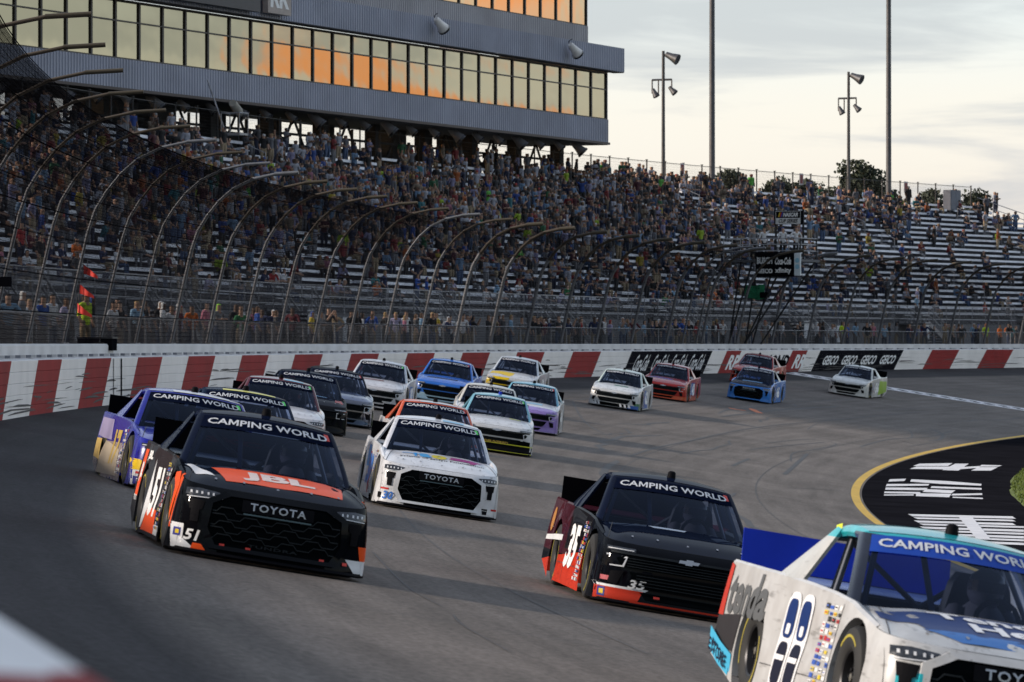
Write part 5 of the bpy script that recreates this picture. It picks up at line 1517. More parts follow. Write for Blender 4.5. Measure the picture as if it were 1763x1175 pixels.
def ex30(r):
    hpatch(r, [(-.62, .92), (-.34, .86), (-.30, .98), (-.60, 1.05)], C('pale print', (.30, .42, .62)), off=.006)
    for (t, x, w_, c) in (('g', .44, .24, (.30, .02, .18)), ('f', -.40, .06, (.02, .25, .6)), ('o', -.02, .22, (.6, .5, .02)), ('g', .30, .30, (.40, .02, .22)), ('y', .56, .2, (.40, .02, .22)), ('a', -.25, .16, (.05, .3, .6))):
        text_on(t, lambda a, b_: HP(a, b_, .007), x, .84, w_ * 1.15, .34, C('print %s' % t, c), r, name='hood_lettering', bold=.06)
    rpatch(r, .1, .62, .02, .2, C('pale blue', (.25, .5, .7)))
    npatch(r, [(.30, -.92, -.80), (.27, -.92, -.80)], C('red small', (.5, .03, .03)), name='nose_badge'); npatch(r, [(.20, .86, .96), (.17, .86, .96)], C('red small', (.5, .03, .03)), name='nose_badge')
    npatch(r, [(.22, -.95, -.90), (.13, -.95, -.90)], M_TRIM, name='nose_badge'); npatch(r, [(.19, .70, .80), (.10, .72, .79)], M_TRIM, name='nose_badge')
    spatch(r, [(1.9, .14), (2.2, .14), (3.2, .78), (2.8, .80)], C('red band', (.35, .03, .06))); spatch(r, [(2.9, .55), (3.3, .55), (3.5, .9), (3.1, .9)], C('blue band', (.08, .25, .55)))
truck(751, 109, 'T', 'white race truck with blue number 30 and large dark grille', paint((.66, .67, .70), []), paint((.68, .69, .72)), paint((.66, .68, .74)), rel=-.080, number='30', num_m=C('number blue', (.05, .16, .5)),
      nose_num=('30', -.805, .185, .17, .13, C('number blue', (.05, .16, .5))), mark=GRN, hoodtxt=[('Friend of Jaclyn Foundation', .02, .60, 1.35, .12, M_TRIM, dict(bold=.01))],
      sidetxt=[('TOYOTA', 4.6, .80, .5, .08, M_TRIM, {}), ('Jaclyn', 4.6, .66, .6, .10, M_TRIM, {})], extra=ex30)
RD = (.50, .038, .018)
def ex35(r):
    npatch(r, [(.24, -.985, -.86), (.225, -.98, -.40), (.20, -.97, -.44)], WH, name='nose_stripe'); npatch(r, [(.20, -.97, -.46), (.06, -.97, -.52)], C('thirty five red', RD))
    npatch(r, [(.085, -.6, .97), (.052, -.6, .97)], C('thirty five red', RD), off=.03)
    npatch(r, [(.19, -.94, -.87), (.09, -.94, -.87)], C('badge blue', (.03, .04, .25)), off=.010, name='nose_badge'); npatch(r, [(.165, -.925, -.885), (.115, -.925, -.885)], C('badge yellow', (.7, .5, .02)), off=.013, name='nose_badge')
    npatch(r, [(.32, -.93, -.80), (.27, -.93, -.80)], C('pink badge', (.5, .12, .14)), name='nose_badge'); npatch(r, [(.17, -.34, -.27), (.145, -.34, -.27)], M_REDT, off=.02, name='red_tab')
    spatch(r, [(3.45, .55), (5.2, .50), (5.2, .56), (3.45, .62)], WH, name='side_stripe'); 
    mb = MB(); mb.add([SP_(-1)(4.85 + .16 * cos(a), .76 + .15 * sin(a)) for a in [k * pi / 6 for k in range(12)]], [tuple(range(12))]); mb.build('side_emblem', C('amber', (.45, .2, .05)), r)
    hpatch(r, [(-.3, 1.04), (.05, 1.04), (.1, 1.2), (-.35, 1.2)], C('pale hood print', (.35, .42, .52)))
truck(1172, 156, 'C', 'black and red race truck with white number 35 beside the near beige truck', paint((.004, .005, .008), [((.05, .012, .02), [(0, 1, 0, 1.4), (0, 0, 1, .40)]), (RD, [(0, 1, 0, 1.35), (0, -.07, -1, -.62)]), ((.010, .010, .013), [(0, 1, 0, 1.4), (0, -1, 0, -3.2), (0, 0, 1, .52, .1)])]),
      paint((.004, .007, .018), [], .14), paint((.005, .009, .026), [], .14), rel=-.150, number='35', num_kw=dict(bold=.05), nose_num=('35', -.54, .265, .20, .10, M_LETTER), mark=M_REDT,
      sidetxt=[('QUALITY', 4.35, .78, 1.0, .22, M_LETTER, dict(bold=.02, shear=.2))], extra=ex35)
def extenda(r):
    SN = C('swoosh navy', (.010, .030, .13)); SB = C('swoosh blue', (.03, .14, .42)); TL = C('teal', (.02, .40, .48)); W2 = C('number white', (.74, .75, .78)); DB = C('number dark', (.012, .014, .03))
    hpatch(r, [(-.60, .40), (.84, .40), (.86, 1.22), (-.74, 1.10)], SN); hpatch(r, [(-.40, .24), (.80, .24), (.80, .46), (-.64, .46)], SB)
    hpatch(r, [(-.86, .80), (-.60, .55), (-.66, .92), (-.84, 1.06)], SN)
    text_on('Tenda', lambda a, b_: HP(a, b_, .010), .02, .98, .95, .26, W2, r, name='hood_lettering', bold=.03, fine=.06); text_on('Heal', lambda a, b_: HP(a, b_, .010), .12, .66, .70, .26, W2, r, name='hood_lettering', bold=.03, fine=.06)
    for y0 in (2.34, 2.72):
        for sg in (-1, 1):
            def sl(a0, a1, z0, z1, m, off, rad=.12, sk=.14):
                pts = []
                for cx, cz, st in ((a1 - rad, z1 - rad, 0), (a0 + rad, z1 - rad, 1), (a0 + rad, z0 + rad, 2), (a1 - rad, z0 + rad, 3)):
                    for q in range(4):
                        t = (st + q / 3) * pi / 2; a, z = cx + rad * cos(t), cz + rad * sin(t); pts.append((a - sk * (z - .5), z))
                poly_on(pts, lambda a, z: Vector((sg * (side_x(a, z) + off), a, z)), .08).build('door_number', m, r)
            sl(y0, y0 + .36, .12, .88, W2, .008); sl(y0 + .05, y0 + .31, .17, .50, DB, .013, .08); sl(y0 + .05, y0 + .31, .53, .83, SN, .013, .08)
            sl(y0 + .12, y0 + .22, .56, .64, W2, .017, .02); sl(y0 + .05, y0 + .31, .36, .40, W2, .017, .01)
    spatch(r, [(4.42, .32), (5.22, .36), (5.23, .58), (4.36, .62)], C('skirt dark', (.03, .028, .03)), off=.006)
    for sg in (-1,):
        mb = MB(); rows = [[Vector((-(side_x(a, .3) + .012), a, z)) for a in (4.42, 4.8, 5.24)] for z in (.30, .12)]
        rows = [[Vector((-1.0, 4.40, .12)), Vector((-1.0, 4.85, .20)), Vector((-.985, 5.28, .30))], [Vector((-1.01, 4.40, .30)), Vector((-1.005, 4.85, .38)), Vector((-.995, 5.28, .48))]]
        mb.grid(rows); mb.build('rear_skirt', C('sky panel', (.06, .38, .60)), r)
        text_on('ESTORE', lambda a, b_: Vector((-1.02, 4.85 - a, .29 + b_ - a * .2)), 0, 0, .62, .10, DB, r, name='skirt_lettering', bold=.03)
    spatch(r, [(5.06, .58), (5.24, .58), (5.24, 1.0), (5.12, .98)], C('tail red', (.42, .04, .025)), off=.008)
    rpatch(r, -.98, .2, .5, .75, C('pale teal', (.3, .65, .68)))
    mb = MB(); rows = []
    for v in (.80, 1.0): rows.append([roof(-1, v) + Vector((-.03, 0, z)) for z in (.012, -.02, -.06)])
    mb.grid(rows); mb.build('roof_corner_patch', C('lime yellow', (.62, .72, .06)), r)
    hpatch(r, [(.0, .0), (.0, .0), (.0, .0), (.0, .0)], SB) if False else None
truck(1740, 251, 'T', 'nearest race truck, beige with teal roof, blue spoiler and grey side lettering', paint((.50, .505, .51), [((.02, .40, .48), [(0, -1, 0, -.5), (0, 0, -1, -.50), (1, 0, 0, -.86), (-1, 0, 0, .70)])], .3, .0), paint((.50, .49, .47), [], .25, .3), paint((.02, .38, .44), [((.46, .45, .42), [(0, 0, -1, -1.33), (0, 1, 0, 2.6)]), ((.012, .016, .03), [(0, 0, -1, -1.40), (0, -1, 0, -2.5)])], .2),
      rel=-.288, spoiler=M_SPOILB, banner=M_BANB, sidetxt=[('tenda', 4.32, .78, 1.45, .36, C('tenda grey', (.10, .105, .11)), dict(bold=.035))], extra=extenda, bed=paint((.30, .40, .62)), dz=0)
def ex5(r):
    npatch(r, [(.28, -.985, -.52), (.06, -.97, -.55)], WH); npatch(r, [(.28, .52, .985), (.06, .55, .97)], WH); npatch(r, [(.42, -.985, -.9), (.30, -.98, -.66), (.27, -.98, -.66)], C('nose yellow', (.75, .5, .02)), off=.008)
    npatch(r, [(.18, -.95, -.87), (.07, -.95, -.87)], C('badge blue', (.03, .04, .25)), off=.010, name='nose_badge'); npatch(r, [(.25, -.93, -.80), (.215, -.93, -.80)], C('red small', (.5, .03, .03)), off=.01, name='nose_badge')
    spatch(r, [(1.9, .12), (4.2, .12), (3.6, .6), (2.2, .5)], C('side tan', (.45, .38, .28))); spatch(r, [(3.9, .30), (5.2, .34), (5.2, .62), (4.1, .62)], C('side yellow', (.62, .42, .12))); spatch(r, [(3.2, .62), (5.1, .66), (5.1, .94), (3.4, .92)], C('side lilac', (.30, .26, .42)))
    hpatch(r, [(.1, .98), (.42, .98), (.5, 1.2), (.1, 1.2)], C('nose yellow', (.75, .5, .02))); rpatch(r, -.5, .75, .0, .16, C('roof white', (.62, .64, .68)))
truck(345, 124, 'C', 'bright blue and white race truck with white roof panel behind the black and orange one', paint((.010, .014, .30), [((.40, .34, .32), [(0, 1, 0, 1.4), (0, 0, 1, .2, .3), (0, 0, -1, -.6)])]), paint((.010, .014, .30), [], .15), paint((.012, .018, .26), [], .2), rel=-.135, number='17', num_m=C('gold', (.5, .35, .08)), mark=GRN, extra=ex5)
def ex6(r): rpatch(r, -.6, .72, .0, .13, C('roof yellow', (.62, .60, .16)))
truck(427, 108, 'C', 'dark navy race truck with a yellow stripe on its roof edge', paint((.01, .02, .05)), paint((.01, .02, .05)), paint((.008, .018, .045), [], .2), rel=-.11, mark=GRN, number='42', extra=ex6, antenna=M_TRIM)
def ex7(r): rpatch(r, .1, .72, .0, .13, C('pale blue', (.25, .5, .7))); npatch(r, [(.3, .6, .985), (.06, .6, .97)], WH)
truck(478, 82, 'T', 'race truck with dark red roof and white hood in the left line', paint((.62, .62, .64), [((.02, .02, .02), [(0, 0, -1, -.14)])]), paint((.62, .62, .65)), paint((.10, .008, .016), [], .2), rel=-.06, mark=GRN, number='4', extra=ex7)
def ex8(r):
    npatch(r, [(.66, .70, .93), (.60, .72, .95)], C('fender red', (.28, .02, .02))); hpatch(r, [(.62, .50), (.84, .58), (.80, 1.0), (.66, 1.0)], C('fender red', (.28, .02, .02)))
    hpatch(r, [(-.3, .98), (.45, .98), (.45, 1.1), (-.3, 1.1)], C('hood print blue', (.15, .3, .5)))
truck(528, 70.5, 'F', 'black race truck with red fender patch behind the red roofed truck', paint((.009, .010, .013)), paint((.009, .012, .022), [], .15), paint((.006, .012, .028), [], .2), rel=-.075, number='9', extra=ex8)
truck(580, 65, 'F', 'dark chrome blue race truck beside the red and white wall', paint((.05, .065, .10), [((.16, .17, .20), [(0, -1, 0, -.66), (0, 0, 1, .3)])], .12, .8), paint((.05, .075, .16), [], .15, .5), paint((.006, .010, .022), [], .2), rel=-.09, number='22', mark=M_REDT)
def ex10(r): spatch(r, [(1.4, .12), (3.4, .12), (3.0, .8), (1.9, .8)], C('side blue ten', (.06, .16, .42))); hpatch(r, [(-.45, .8), (.2, .8), (.2, .98), (-.45, .98)], C('hood print brown', (.22, .12, .12))); npatch(r, [(.3, .3, .62), (.12, .45, .55)], WH, off=.02)
truck(638, 56.5, 'C', 'white race truck with dark grilles against the wall behind the blue chrome one', paint((.60, .60, .63)), paint((.62, .62, .65)), paint((.55, .60, .68)), rel=.085, extra=ex10, mark=GRN, number='20')
def ex11(r): npatch(r, [(.30, -.98, .98), (.06, -.97, .97)], C('ice blue', (.35, .52, .65)), off=.004); hpatch(r, [(-.6, .52), (.45, .52), (.45, .66), (-.6, .66)], NV)
truck(757, 51, 'C', 'bright blue race truck with pale lower bumper in the middle of the pack', paint((.025, .16, .62), [((.30, .5, .66), [(0, 0, -1, -.30)])]), paint((.02, .14, .60), [], .2), paint((.025, .17, .62), [], .2), rel=.085, extra=ex11, mark=M_REDT, number='38')
def ex12(r):
    hpatch(r, [(-.86, .56), (.02, .2), (.05, .8), (-.80, 1.05)], C('hood yellow', (.72, .50, .02))); npatch(r, [(.70, -.9, -.05), (.40, -.98, -.10)], C('hood yellow', (.72, .50, .02)))
truck(874, 46, 'C', 'white race truck with yellow hood corner against the wall', paint((.55, .56, .58), [((.02, .02, .02), [(0, -1, 0, -.6), (0, 0, -1, -.36)])]), paint((.60, .61, .63)), paint((.55, .62, .70)), rel=.11, extra=ex12, number='12')
def ex13(r): hpatch(r, [(-.1, .7), (.4, .7), (.4, 1.0), (-.1, 1.0)], C('hood ring blue', (.3, .5, .65)))
truck(902, 56.5, 'C', 'race truck with light blue roof and purple nose', paint((.55, .56, .58), [((.27, .19, .52), [(0, -1, 0, -.64), (0, 0, 1, .08)])]), paint((.60, .62, .66), [((.27, .19, .52), [(0, -1, 0, -.42)])]), paint((.16, .42, .58), [], .2), rel=.045, extra=ex13, mark=M_REDT, number='44')
truck(834, 61, 'C', 'race truck with cream white roof half hidden behind the light blue roofed one', paint((.60, .60, .60)), paint((.6, .6, .6)), paint((.62, .61, .57), [], .25), rel=-.01, number='25')
def ex15(r):
    npatch(r, [(.38, -.97, .97), (.24, -.97, .97)], M_MESHB, off=.02, name='lower_grille_cover'); npatch(r, [(.27, -.9, .97), (.245, -.9, .97)], C('lime line', (.60, .60, .05)), off=.03, name='nose_stripe'); npatch(r, [(.24, -.97, .97), (.08, -.96, .96)], M_TRIM, off=.022)
    npatch(r, [(.075, -.96, .96), (.052, -.96, .96)], C('lime line', (.60, .60, .05)), off=.034, name='nose_stripe')
    text_on('DELIVERED', lambda a, b_: NP(a, b_, .036), .02, .285, .62, .06, C('gold', (.5, .35, .08)), r, name='nose_lettering', bold=.03)
    text_on('FOREST', lambda a, b_: HP(a, b_), -.2, 1.06, .7, .12, C('print grey green', (.25, .32, .28)), r, name='hood_lettering'); hpatch(r, [(.3, 1.0), (.6, 1.0), (.6, 1.14), (.3, 1.14)], C('print lime', (.45, .5, .08)))
truck(850, 67, 'C', 'white race truck with light blue roof and lime lined bumper', paint((.62, .63, .65)), paint((.64, .65, .67)), paint((.20, .47, .60), [], .2), rel=-.02, extra=ex15, mark=GRN, number='99', antenna=M_SPOILB)
def ex16(r): rpatch(r, -.5, .7, .0, .12, C('roof white', (.62, .64, .68)))
truck(748, 83, 'F', 'race truck with orange edged dark roof directly behind the white number 30', paint((.60, .60, .62), [((.6, .08, .02), [(0, -1, 0, -1.3)])]), paint((.02, .02, .03)), paint((.66, .10, .025), [((.012, .012, .018), [(0, -1, 0, -2.6), (0, 0, 1, 1.47)])], .2), rel=-.085, extra=ex16, mark=M_REDT, number='13')
def ex17(r):
    npatch(r, [(.21, -.8, .6), (.09, -.62, .55)], M_MESHB, off=.010)
    for i, x in enumerate((-.72, -.60, .25, .42, .58)): npatch(r, [(.22, x - .02, x + .06), (.10, x + .03, x + .11)], WH, off=.016)
    hpatch(r, [(-.12, .70), (.42, .70), (.40, .88), (-.14, .88)], C('hood scoop green', (.05, .16, .12))); npatch(r, [(.2, .62, .97), (.06, .55, .96)], C('corner blue', (.05, .12, .38)))
    spatch(r, [(1.4, .12), (3.2, .12), (2.6, .8), (1.7, .8)], C('corner blue', (.05, .12, .38)))
truck(1054, 45, 'C', 'white race truck with green hood box running alone ahead of the red truck', paint((.62, .63, .64), [((.12, .26, .16), [(1, 0, 0, .8), (0, -1, 0, -.6), (0, 0, -1, -.3)])]), paint((.64, .65, .66)), paint((.52, .62, .60)), rel=.11, extra=ex17, number='62')
def ex18(r): hpatch(r, [(-.80, .80), (.2, .60), (.3, .80), (-.7, 1.05)], C('hood print purple', (.12, .12, .35))); spatch(r, [(1.4, .3), (3.0, .3), (3.0, .8), (1.6, .8)], C('side blue', (.05, .14, .4)))
truck(1138, 41, 'C', 'red race truck in front of the black soft drink wall sign', paint((.42, .022, .018), [((.55, .075, .02), [(0, 0, -1, -.22)])]), paint((.36, .02, .02), [], .2), paint((.36, .02, .02), [], .2), rel=.13, extra=ex18, number='43', bed=paint((.6, .6, .6)), spoiler=None)
def ex19(r): hpatch(r, [(-.45, .75), (.45, .75), (.45, .95), (-.45, .95)], C('hood print blue', (.15, .3, .5)))
truck(1286, 38.7, 'T', 'bright blue race truck with black hood and wide dark grille', paint((.03, .20, .62)), paint((.010, .016, .035), [], .2), paint((.012, .03, .10), [], .2), rel=.14, extra=ex19, number='66')
def ex20(r): npatch(r, [(.35, -.98, .98), (.06, -.97, .97)], C('nose orange red', (.55, .05, .02)), off=.003); hpatch(r, [(-.6, .8), (.5, .6), (.5, .75), (-.6, .95)], WH)
truck(1287, 35.5, 'F', 'red race truck partly hidden behind the bright blue one by the track name sign', paint((.46, .04, .02)), paint((.45, .03, .02), [], .2), paint((.30, .015, .02), [], .2), rel=.17, extra=ex20, number='7', bed=paint((.6, .6, .6)))
def ex21(r): spatch(r, [(2.9, .15), (5.0, .3), (5.1, .8), (3.2, .85)], C('side lime', (.28, .45, .05))); npatch(r, [(.2, -.5, .4), (.13, -.48, .38)], M_MESHB, off=.012)
truck(1456, 35, 'C', 'white race truck with lime green rear side crossing the start line, last in the field', paint((.64, .64, .62)), paint((.62, .63, .62)), paint((.56, .60, .60)), rel=.205, extra=ex21, number='56')
print('TRUCKS', TRUCKS)
# ================================================================ people
POSES = {}
def pose(name, seated=False, arms='down', lean=0.0, legs=.11):
    """joints and radii; faces -y, feet on z = 0"""
    J = {}
    hip = .47 if seated else .93
    d = -.0
    J['pel'] = ((0, 0, hip), .145); J['bel'] = ((0, -.02 - lean * .3, hip + .18), .14); J['che'] = ((0, -.02 - lean * .7, hip + .36), .155)
    J['nek'] = ((0, -.02 - lean, hip + .54), .06); J['hea'] = ((0, -.04 - lean * 1.1, hip + .64), .092); J['top'] = ((0, -.03 - lean * 1.1, hip + .75), .082)
    E = [('pel', 'bel', 't'), ('bel', 'che', 't'), ('che', 'nek', 's'), ('nek', 'hea', 's'), ('hea', 'top', 'h')]
    sh = hip + .47
    for sg, L_ in ((-1, 'l'), (1, 'r')):
        J['sh' + L_] = ((sg * .19, -.02 - lean * .9, sh), .066)
        if arms == 'down': el, ha = (sg * .25, .02 - lean * .6, sh - .27), (sg * .24, -.08 - lean * .6, sh - .50)
        elif arms == 'cross': el, ha = (sg * .27, -.06, sh - .26), (-sg * .06, -.23, sh - .22)
        elif arms == 'phone': el, ha = (sg * .24, -.20, sh - .20), (sg * .07, -.34, sh + .10)
        elif arms == 'up': el, ha = (sg * .33, -.04, sh + .12), (sg * .25, -.06, sh + .42)
        elif arms == 'hips': el, ha = (sg * .38, .04, sh - .24), (sg * .19, -.05, sh - .40)
        elif arms == 'lap': el, ha = (sg * .25, -.10 - lean, sh - .27), (sg * .10, -.34 - lean, sh - .36)
        elif arms == 'one': el, ha = ((sg * .30, -.05, sh + .10), (sg * .22, -.12, sh + .38)) if sg > 0 else ((sg * .25, .02, sh - .27), (sg * .24, -.1, sh - .5))
        J['el' + L_] = (el, .048); J['wr' + L_] = (ha, .034)
        hv = (Vector(ha) - Vector(el)).normalized() * .10; J['ha' + L_] = (tuple(Vector(ha) + hv), .040)
        E += [('che', 'sh' + L_, 't'), ('sh' + L_, 'el' + L_, 't'), ('el' + L_, 'wr' + L_, 's'), ('wr' + L_, 'ha' + L_, 's')]
        if seated: kn, an, to = (sg * .14, -.42, .50), (sg * .13, -.42, .09), (sg * .14, -.58, .05)
        else: kn, an, to = (sg * legs, -.02, .50), (sg * legs * 1.1, .02, .09), (sg * legs * 1.25, -.14, .045)
        J['hi' + L_] = ((sg * .10, 0, hip - .06), .095); J['kn' + L_] = (kn, .068); J['an' + L_] = (an, .047); J['to' + L_] = (to, .042)
        E += [('pel', 'hi' + L_, 'p'), ('hi' + L_, 'kn' + L_, 'p'), ('kn' + L_, 'an' + L_, 'p'), ('an' + L_, 'to' + L_, 'f')]
    return J, E
def person_mesh(J, E, sub):
    names = list(J); bm = bmesh.new(); vs_ = {n_: bm.verts.new(J[n_][0]) for n_ in names}
    for a, b_, _ in E: bm.edges.new((vs_[a], vs_[b_]))
    me = bpy.data.meshes.new('p'); bm.to_mesh(me); bm.free()
    o = bpy.data.objects.new('p', me); COL.objects.link(o)
    o.modifiers.new('skin', 'SKIN').branch_smoothing = .3
    if not me.skin_vertices:
        bm = bmesh.new(); bm.from_mesh(me); bm.verts.layers.skin.verify(); bm.to_mesh(me); bm.free()
    for i, n_ in enumerate(names):
        sv = me.skin_vertices[0].data[i]; r_ = J[n_][1]
        sv.radius = (r_, r_ * (.72 if n_ in ('pel', 'bel', 'che') else 1)); sv.use_root = (n_ == 'pel')
    if sub: sb = o.modifiers.new('sub', 'SUBSURF'); sb.levels = sub; sb.render_levels = sub
    dg = bpy.context.evaluated_depsgraph_get(); ev = o.evaluated_get(dg); m2 = ev.to_mesh()
    V = [v.co.copy() for v in m2.vertices]; Fc = [tuple(p.vertices) for p in m2.polygons]; ev.to_mesh_clear()
    bpy.data.objects.remove(o); bpy.data.meshes.remove(me)
    seg = [(Vector(J[a][0]), Vector(J[b_][0]), t, (J[a][1] + J[b_][1]) / 2) for a, b_, t in E]
    mi = []
    hz_ = J['hea'][0][2]
    for f in Fc:
        c = sum((V[i] for i in f), Vector()) / len(f)
        t = min(seg, key=lambda q: nearest_seg(c, q[0], q[1]) - q[3])[2]
        if t in 'sh' and c.z > hz_ - .12 and abs(c.x) < .13: t = 'h' if (c.z > hz_ + .055 or c.y > J['hea'][0][1] + .02) else 's'
        mi.append({'t': 0, 'p': 1, 's': 2, 'h': 3, 'f': 4}[t])
    return V, Fc, mi
PK = {'standing with arms down': dict(), 'standing with folded arms': dict(arms='cross'), 'standing and holding up a phone': dict(arms='phone'), 'standing with hands on hips': dict(arms='hips'),
      'standing with both arms raised': dict(arms='up'), 'standing with one arm raised': dict(arms='one'), 'seated with hands in the lap': dict(seated=True, arms='lap'), 'seated and leaning forward': dict(seated=True, arms='lap', lean=.16), 'seated with folded arms': dict(seated=True, arms='cross')}
TOPS = [('white', (.62, .62, .64)), ('black', (.015, .015, .018)), ('navy', (.02, .03, .08)), ('grey', (.20, .20, .21)), ('red', (.33, .03, .03)), ('royal blue', (.03, .09, .36)), ('maroon', (.11, .02, .03)),
        ('dark grey', (.06, .06, .065)), ('light blue', (.22, .36, .50)), ('orange', (.55, .13, .02)), ('green', (.04, .18, .07)), ('lavender', (.36, .33, .48)), ('tan', (.30, .23, .15)), ('yellow', (.60, .44, .05)), ('teal', (.04, .24, .26)), ('pink', (.45, .16, .22))]
TW = [15, 21, 14, 12, 4.5, 5, 6, 13, 5, 2, 1.3, 5, 3.5, .9, 1.2, 1.2]
TROU = [('jeans', (.05, .08, .15)), ('black trousers', (.014, .014, .016)), ('khaki trousers', (.26, .20, .13)), ('grey shorts', (.12, .12, .13)), ('dark blue trousers', (.02, .025, .05))]
HAIR = [('dark hair', (.02, .015, .012)), ('brown hair', (.08, .045, .025)), ('a white cap', (.6, .6, .6)), ('a black cap', (.012, .012, .014)), ('a red cap', (.35, .03, .03)), ('fair hair', (.30, .20, .09)), ('grey hair', (.25, .25, .25)), ('a blue cap', (.03, .07, .25))]
SKIN = [(.38, .22, .15), (.32, .18, .12), (.20, .11, .07), (.42, .26, .19), (.09, .05, .035)]
M_SHOE = mat('shoes', (.05, .05, .05), .7)
MT = {n_: mat('cloth ' + n_, c, .85, var=.12, scale=6) for n_, c in TOPS}; MT['neon yellow'] = mat('cloth neon', (.50, .68, .03), .8, var=.1)
MT['neon green'] = mat('cloth neon green', (.25, .72, .05), .8, var=.1); MP = {n_: mat(n_, c, .85, var=.15, scale=6) for n_, c in TROU}; MH = {n_: mat(n_, c, .8) for n_, c in HAIR}; MSK = [mat('skin %d' % i, c, .6, var=.06) for i, c in enumerate(SKIN)]
MH['an orange cap'] = mat('an orange cap', (.6, .16, .02), .7); MH['a green cap'] = mat('a green cap', (.3, .6, .05), .7)
HI, LO = {}, {}
for k_, kw in PK.items():
    J, E = pose(k_, **kw)
    V, Fc, mi = person_mesh(J, E, 1)
    me = bpy.data.meshes.new('person'); me.from_pydata(V, [], Fc)
    for m_ in (MT['white'], MP['jeans'], MSK[0], MH['dark hair'], M_SHOE): me.materials.append(m_)
    me.polygons.foreach_set('material_index', mi); me.polygons.foreach_set('use_smooth', [True] * len(Fc)); me.update(); HI[k_] = me
    J, E = pose(k_, **kw)
    V, Fc, mi = person_mesh(J, E, 0)
    tri = []; tm = []
    for f, q in zip(Fc, mi):
        for j in range(1, len(f) - 1): tri.append((f[0], f[j], f[j + 1])); tm.append(q)
    LO[k_] = (np.array([tuple(v) for v in V]), np.array(tri), np.array(tm))
print('lo tris', [len(v[1]) for v in LO.values()], 'hi', [len(v.polygons) for v in HI.values()])
rng = random.Random(11)
# places for telling people apart
MARKS = [(0, 'at left edge'), (60, 'left of marshal'), (120, 'beside marshal'), (190, 'right of marshal'), (270, 'above fourth red block'), (345, 'above navy roofed truck'), (430, 'above dark red roof'), (520, 'above chrome truck'),
         (610, 'above white wall truck'), (700, 'above bright blue truck'), (790, 'right of bright blue truck'), (870, 'above yellow nosed truck'), (950, 'right of yellow nosed truck'), (1030, 'above lone white truck'),
         (1100, 'above soft drink sign start'), (1165, 'above soft drink sign middle'), (1230, 'left of flag stand'), (1300, 'under flag stand'), (1365, 'right of flag stand'), (1420, 'above last black sign start'),
         (1490, 'above last black sign middle'), (1550, 'above last black sign end'), (1610, 'above second last red block'), (1670, 'above last white gap'), (1725, 'near right edge')]
def place_word(px):
    best = min(MARKS, key=lambda m_: abs(m_[0] - px)); return best[1]
def px_of(p): return 881.5 + F * tan(atan2(p.x, p.y) - AZ0)
used = {}
def person(p, theta, pose_, top, tro, hair, skin, where, sc=1.0, parent_label=None):
    me = HI[pose_]; o = bpy.data.objects.new('person', me); COL.objects.link(o)
    o.matrix_world = Matrix.Translation(p) @ Matrix.Rotation(theta, 4, 'Z') @ Matrix.Scale(sc, 4)
    for i, m_ in enumerate((MT[top], MP[tro], MSK[skin], MH[hair], M_SHOE)):
        o.material_slots[i].link = 'OBJECT'; o.material_slots[i].material = m_
    ps = 'seated' if 'seated' in pose_ else ('arms raised' if 'raised' in pose_ else ('arms folded' if 'folded' in pose_ else ('holding phone' if 'phone' in pose_ else ('hands on hips' if 'hips' in pose_ else 'standing'))))
    hr = hair.replace('a ', '').replace('an ', '')
    cands = [parent_label] if parent_label else ['person in %s top, %s, %s, %s' % (top, hr, ps, where), 'person in %s top, %s, %s, %s, %s' % (top, tro, hr, ps, where)]
    lab = next((c for c in cands if c not in used), cands[-1]); used[lab] = 1
    o['label'] = lab; o['category'] = 'person'; o['group'] = 'spectators and officials'
    return o
def rnd_top(): return rng.choices([t[0] for t in TOPS], TW)[0]
stand_poses = [k_ for k_ in PK if k_.startswith('standing')]; seat_poses = [k_ for k_ in PK if k_.startswith('seated')]
n_ind = 0
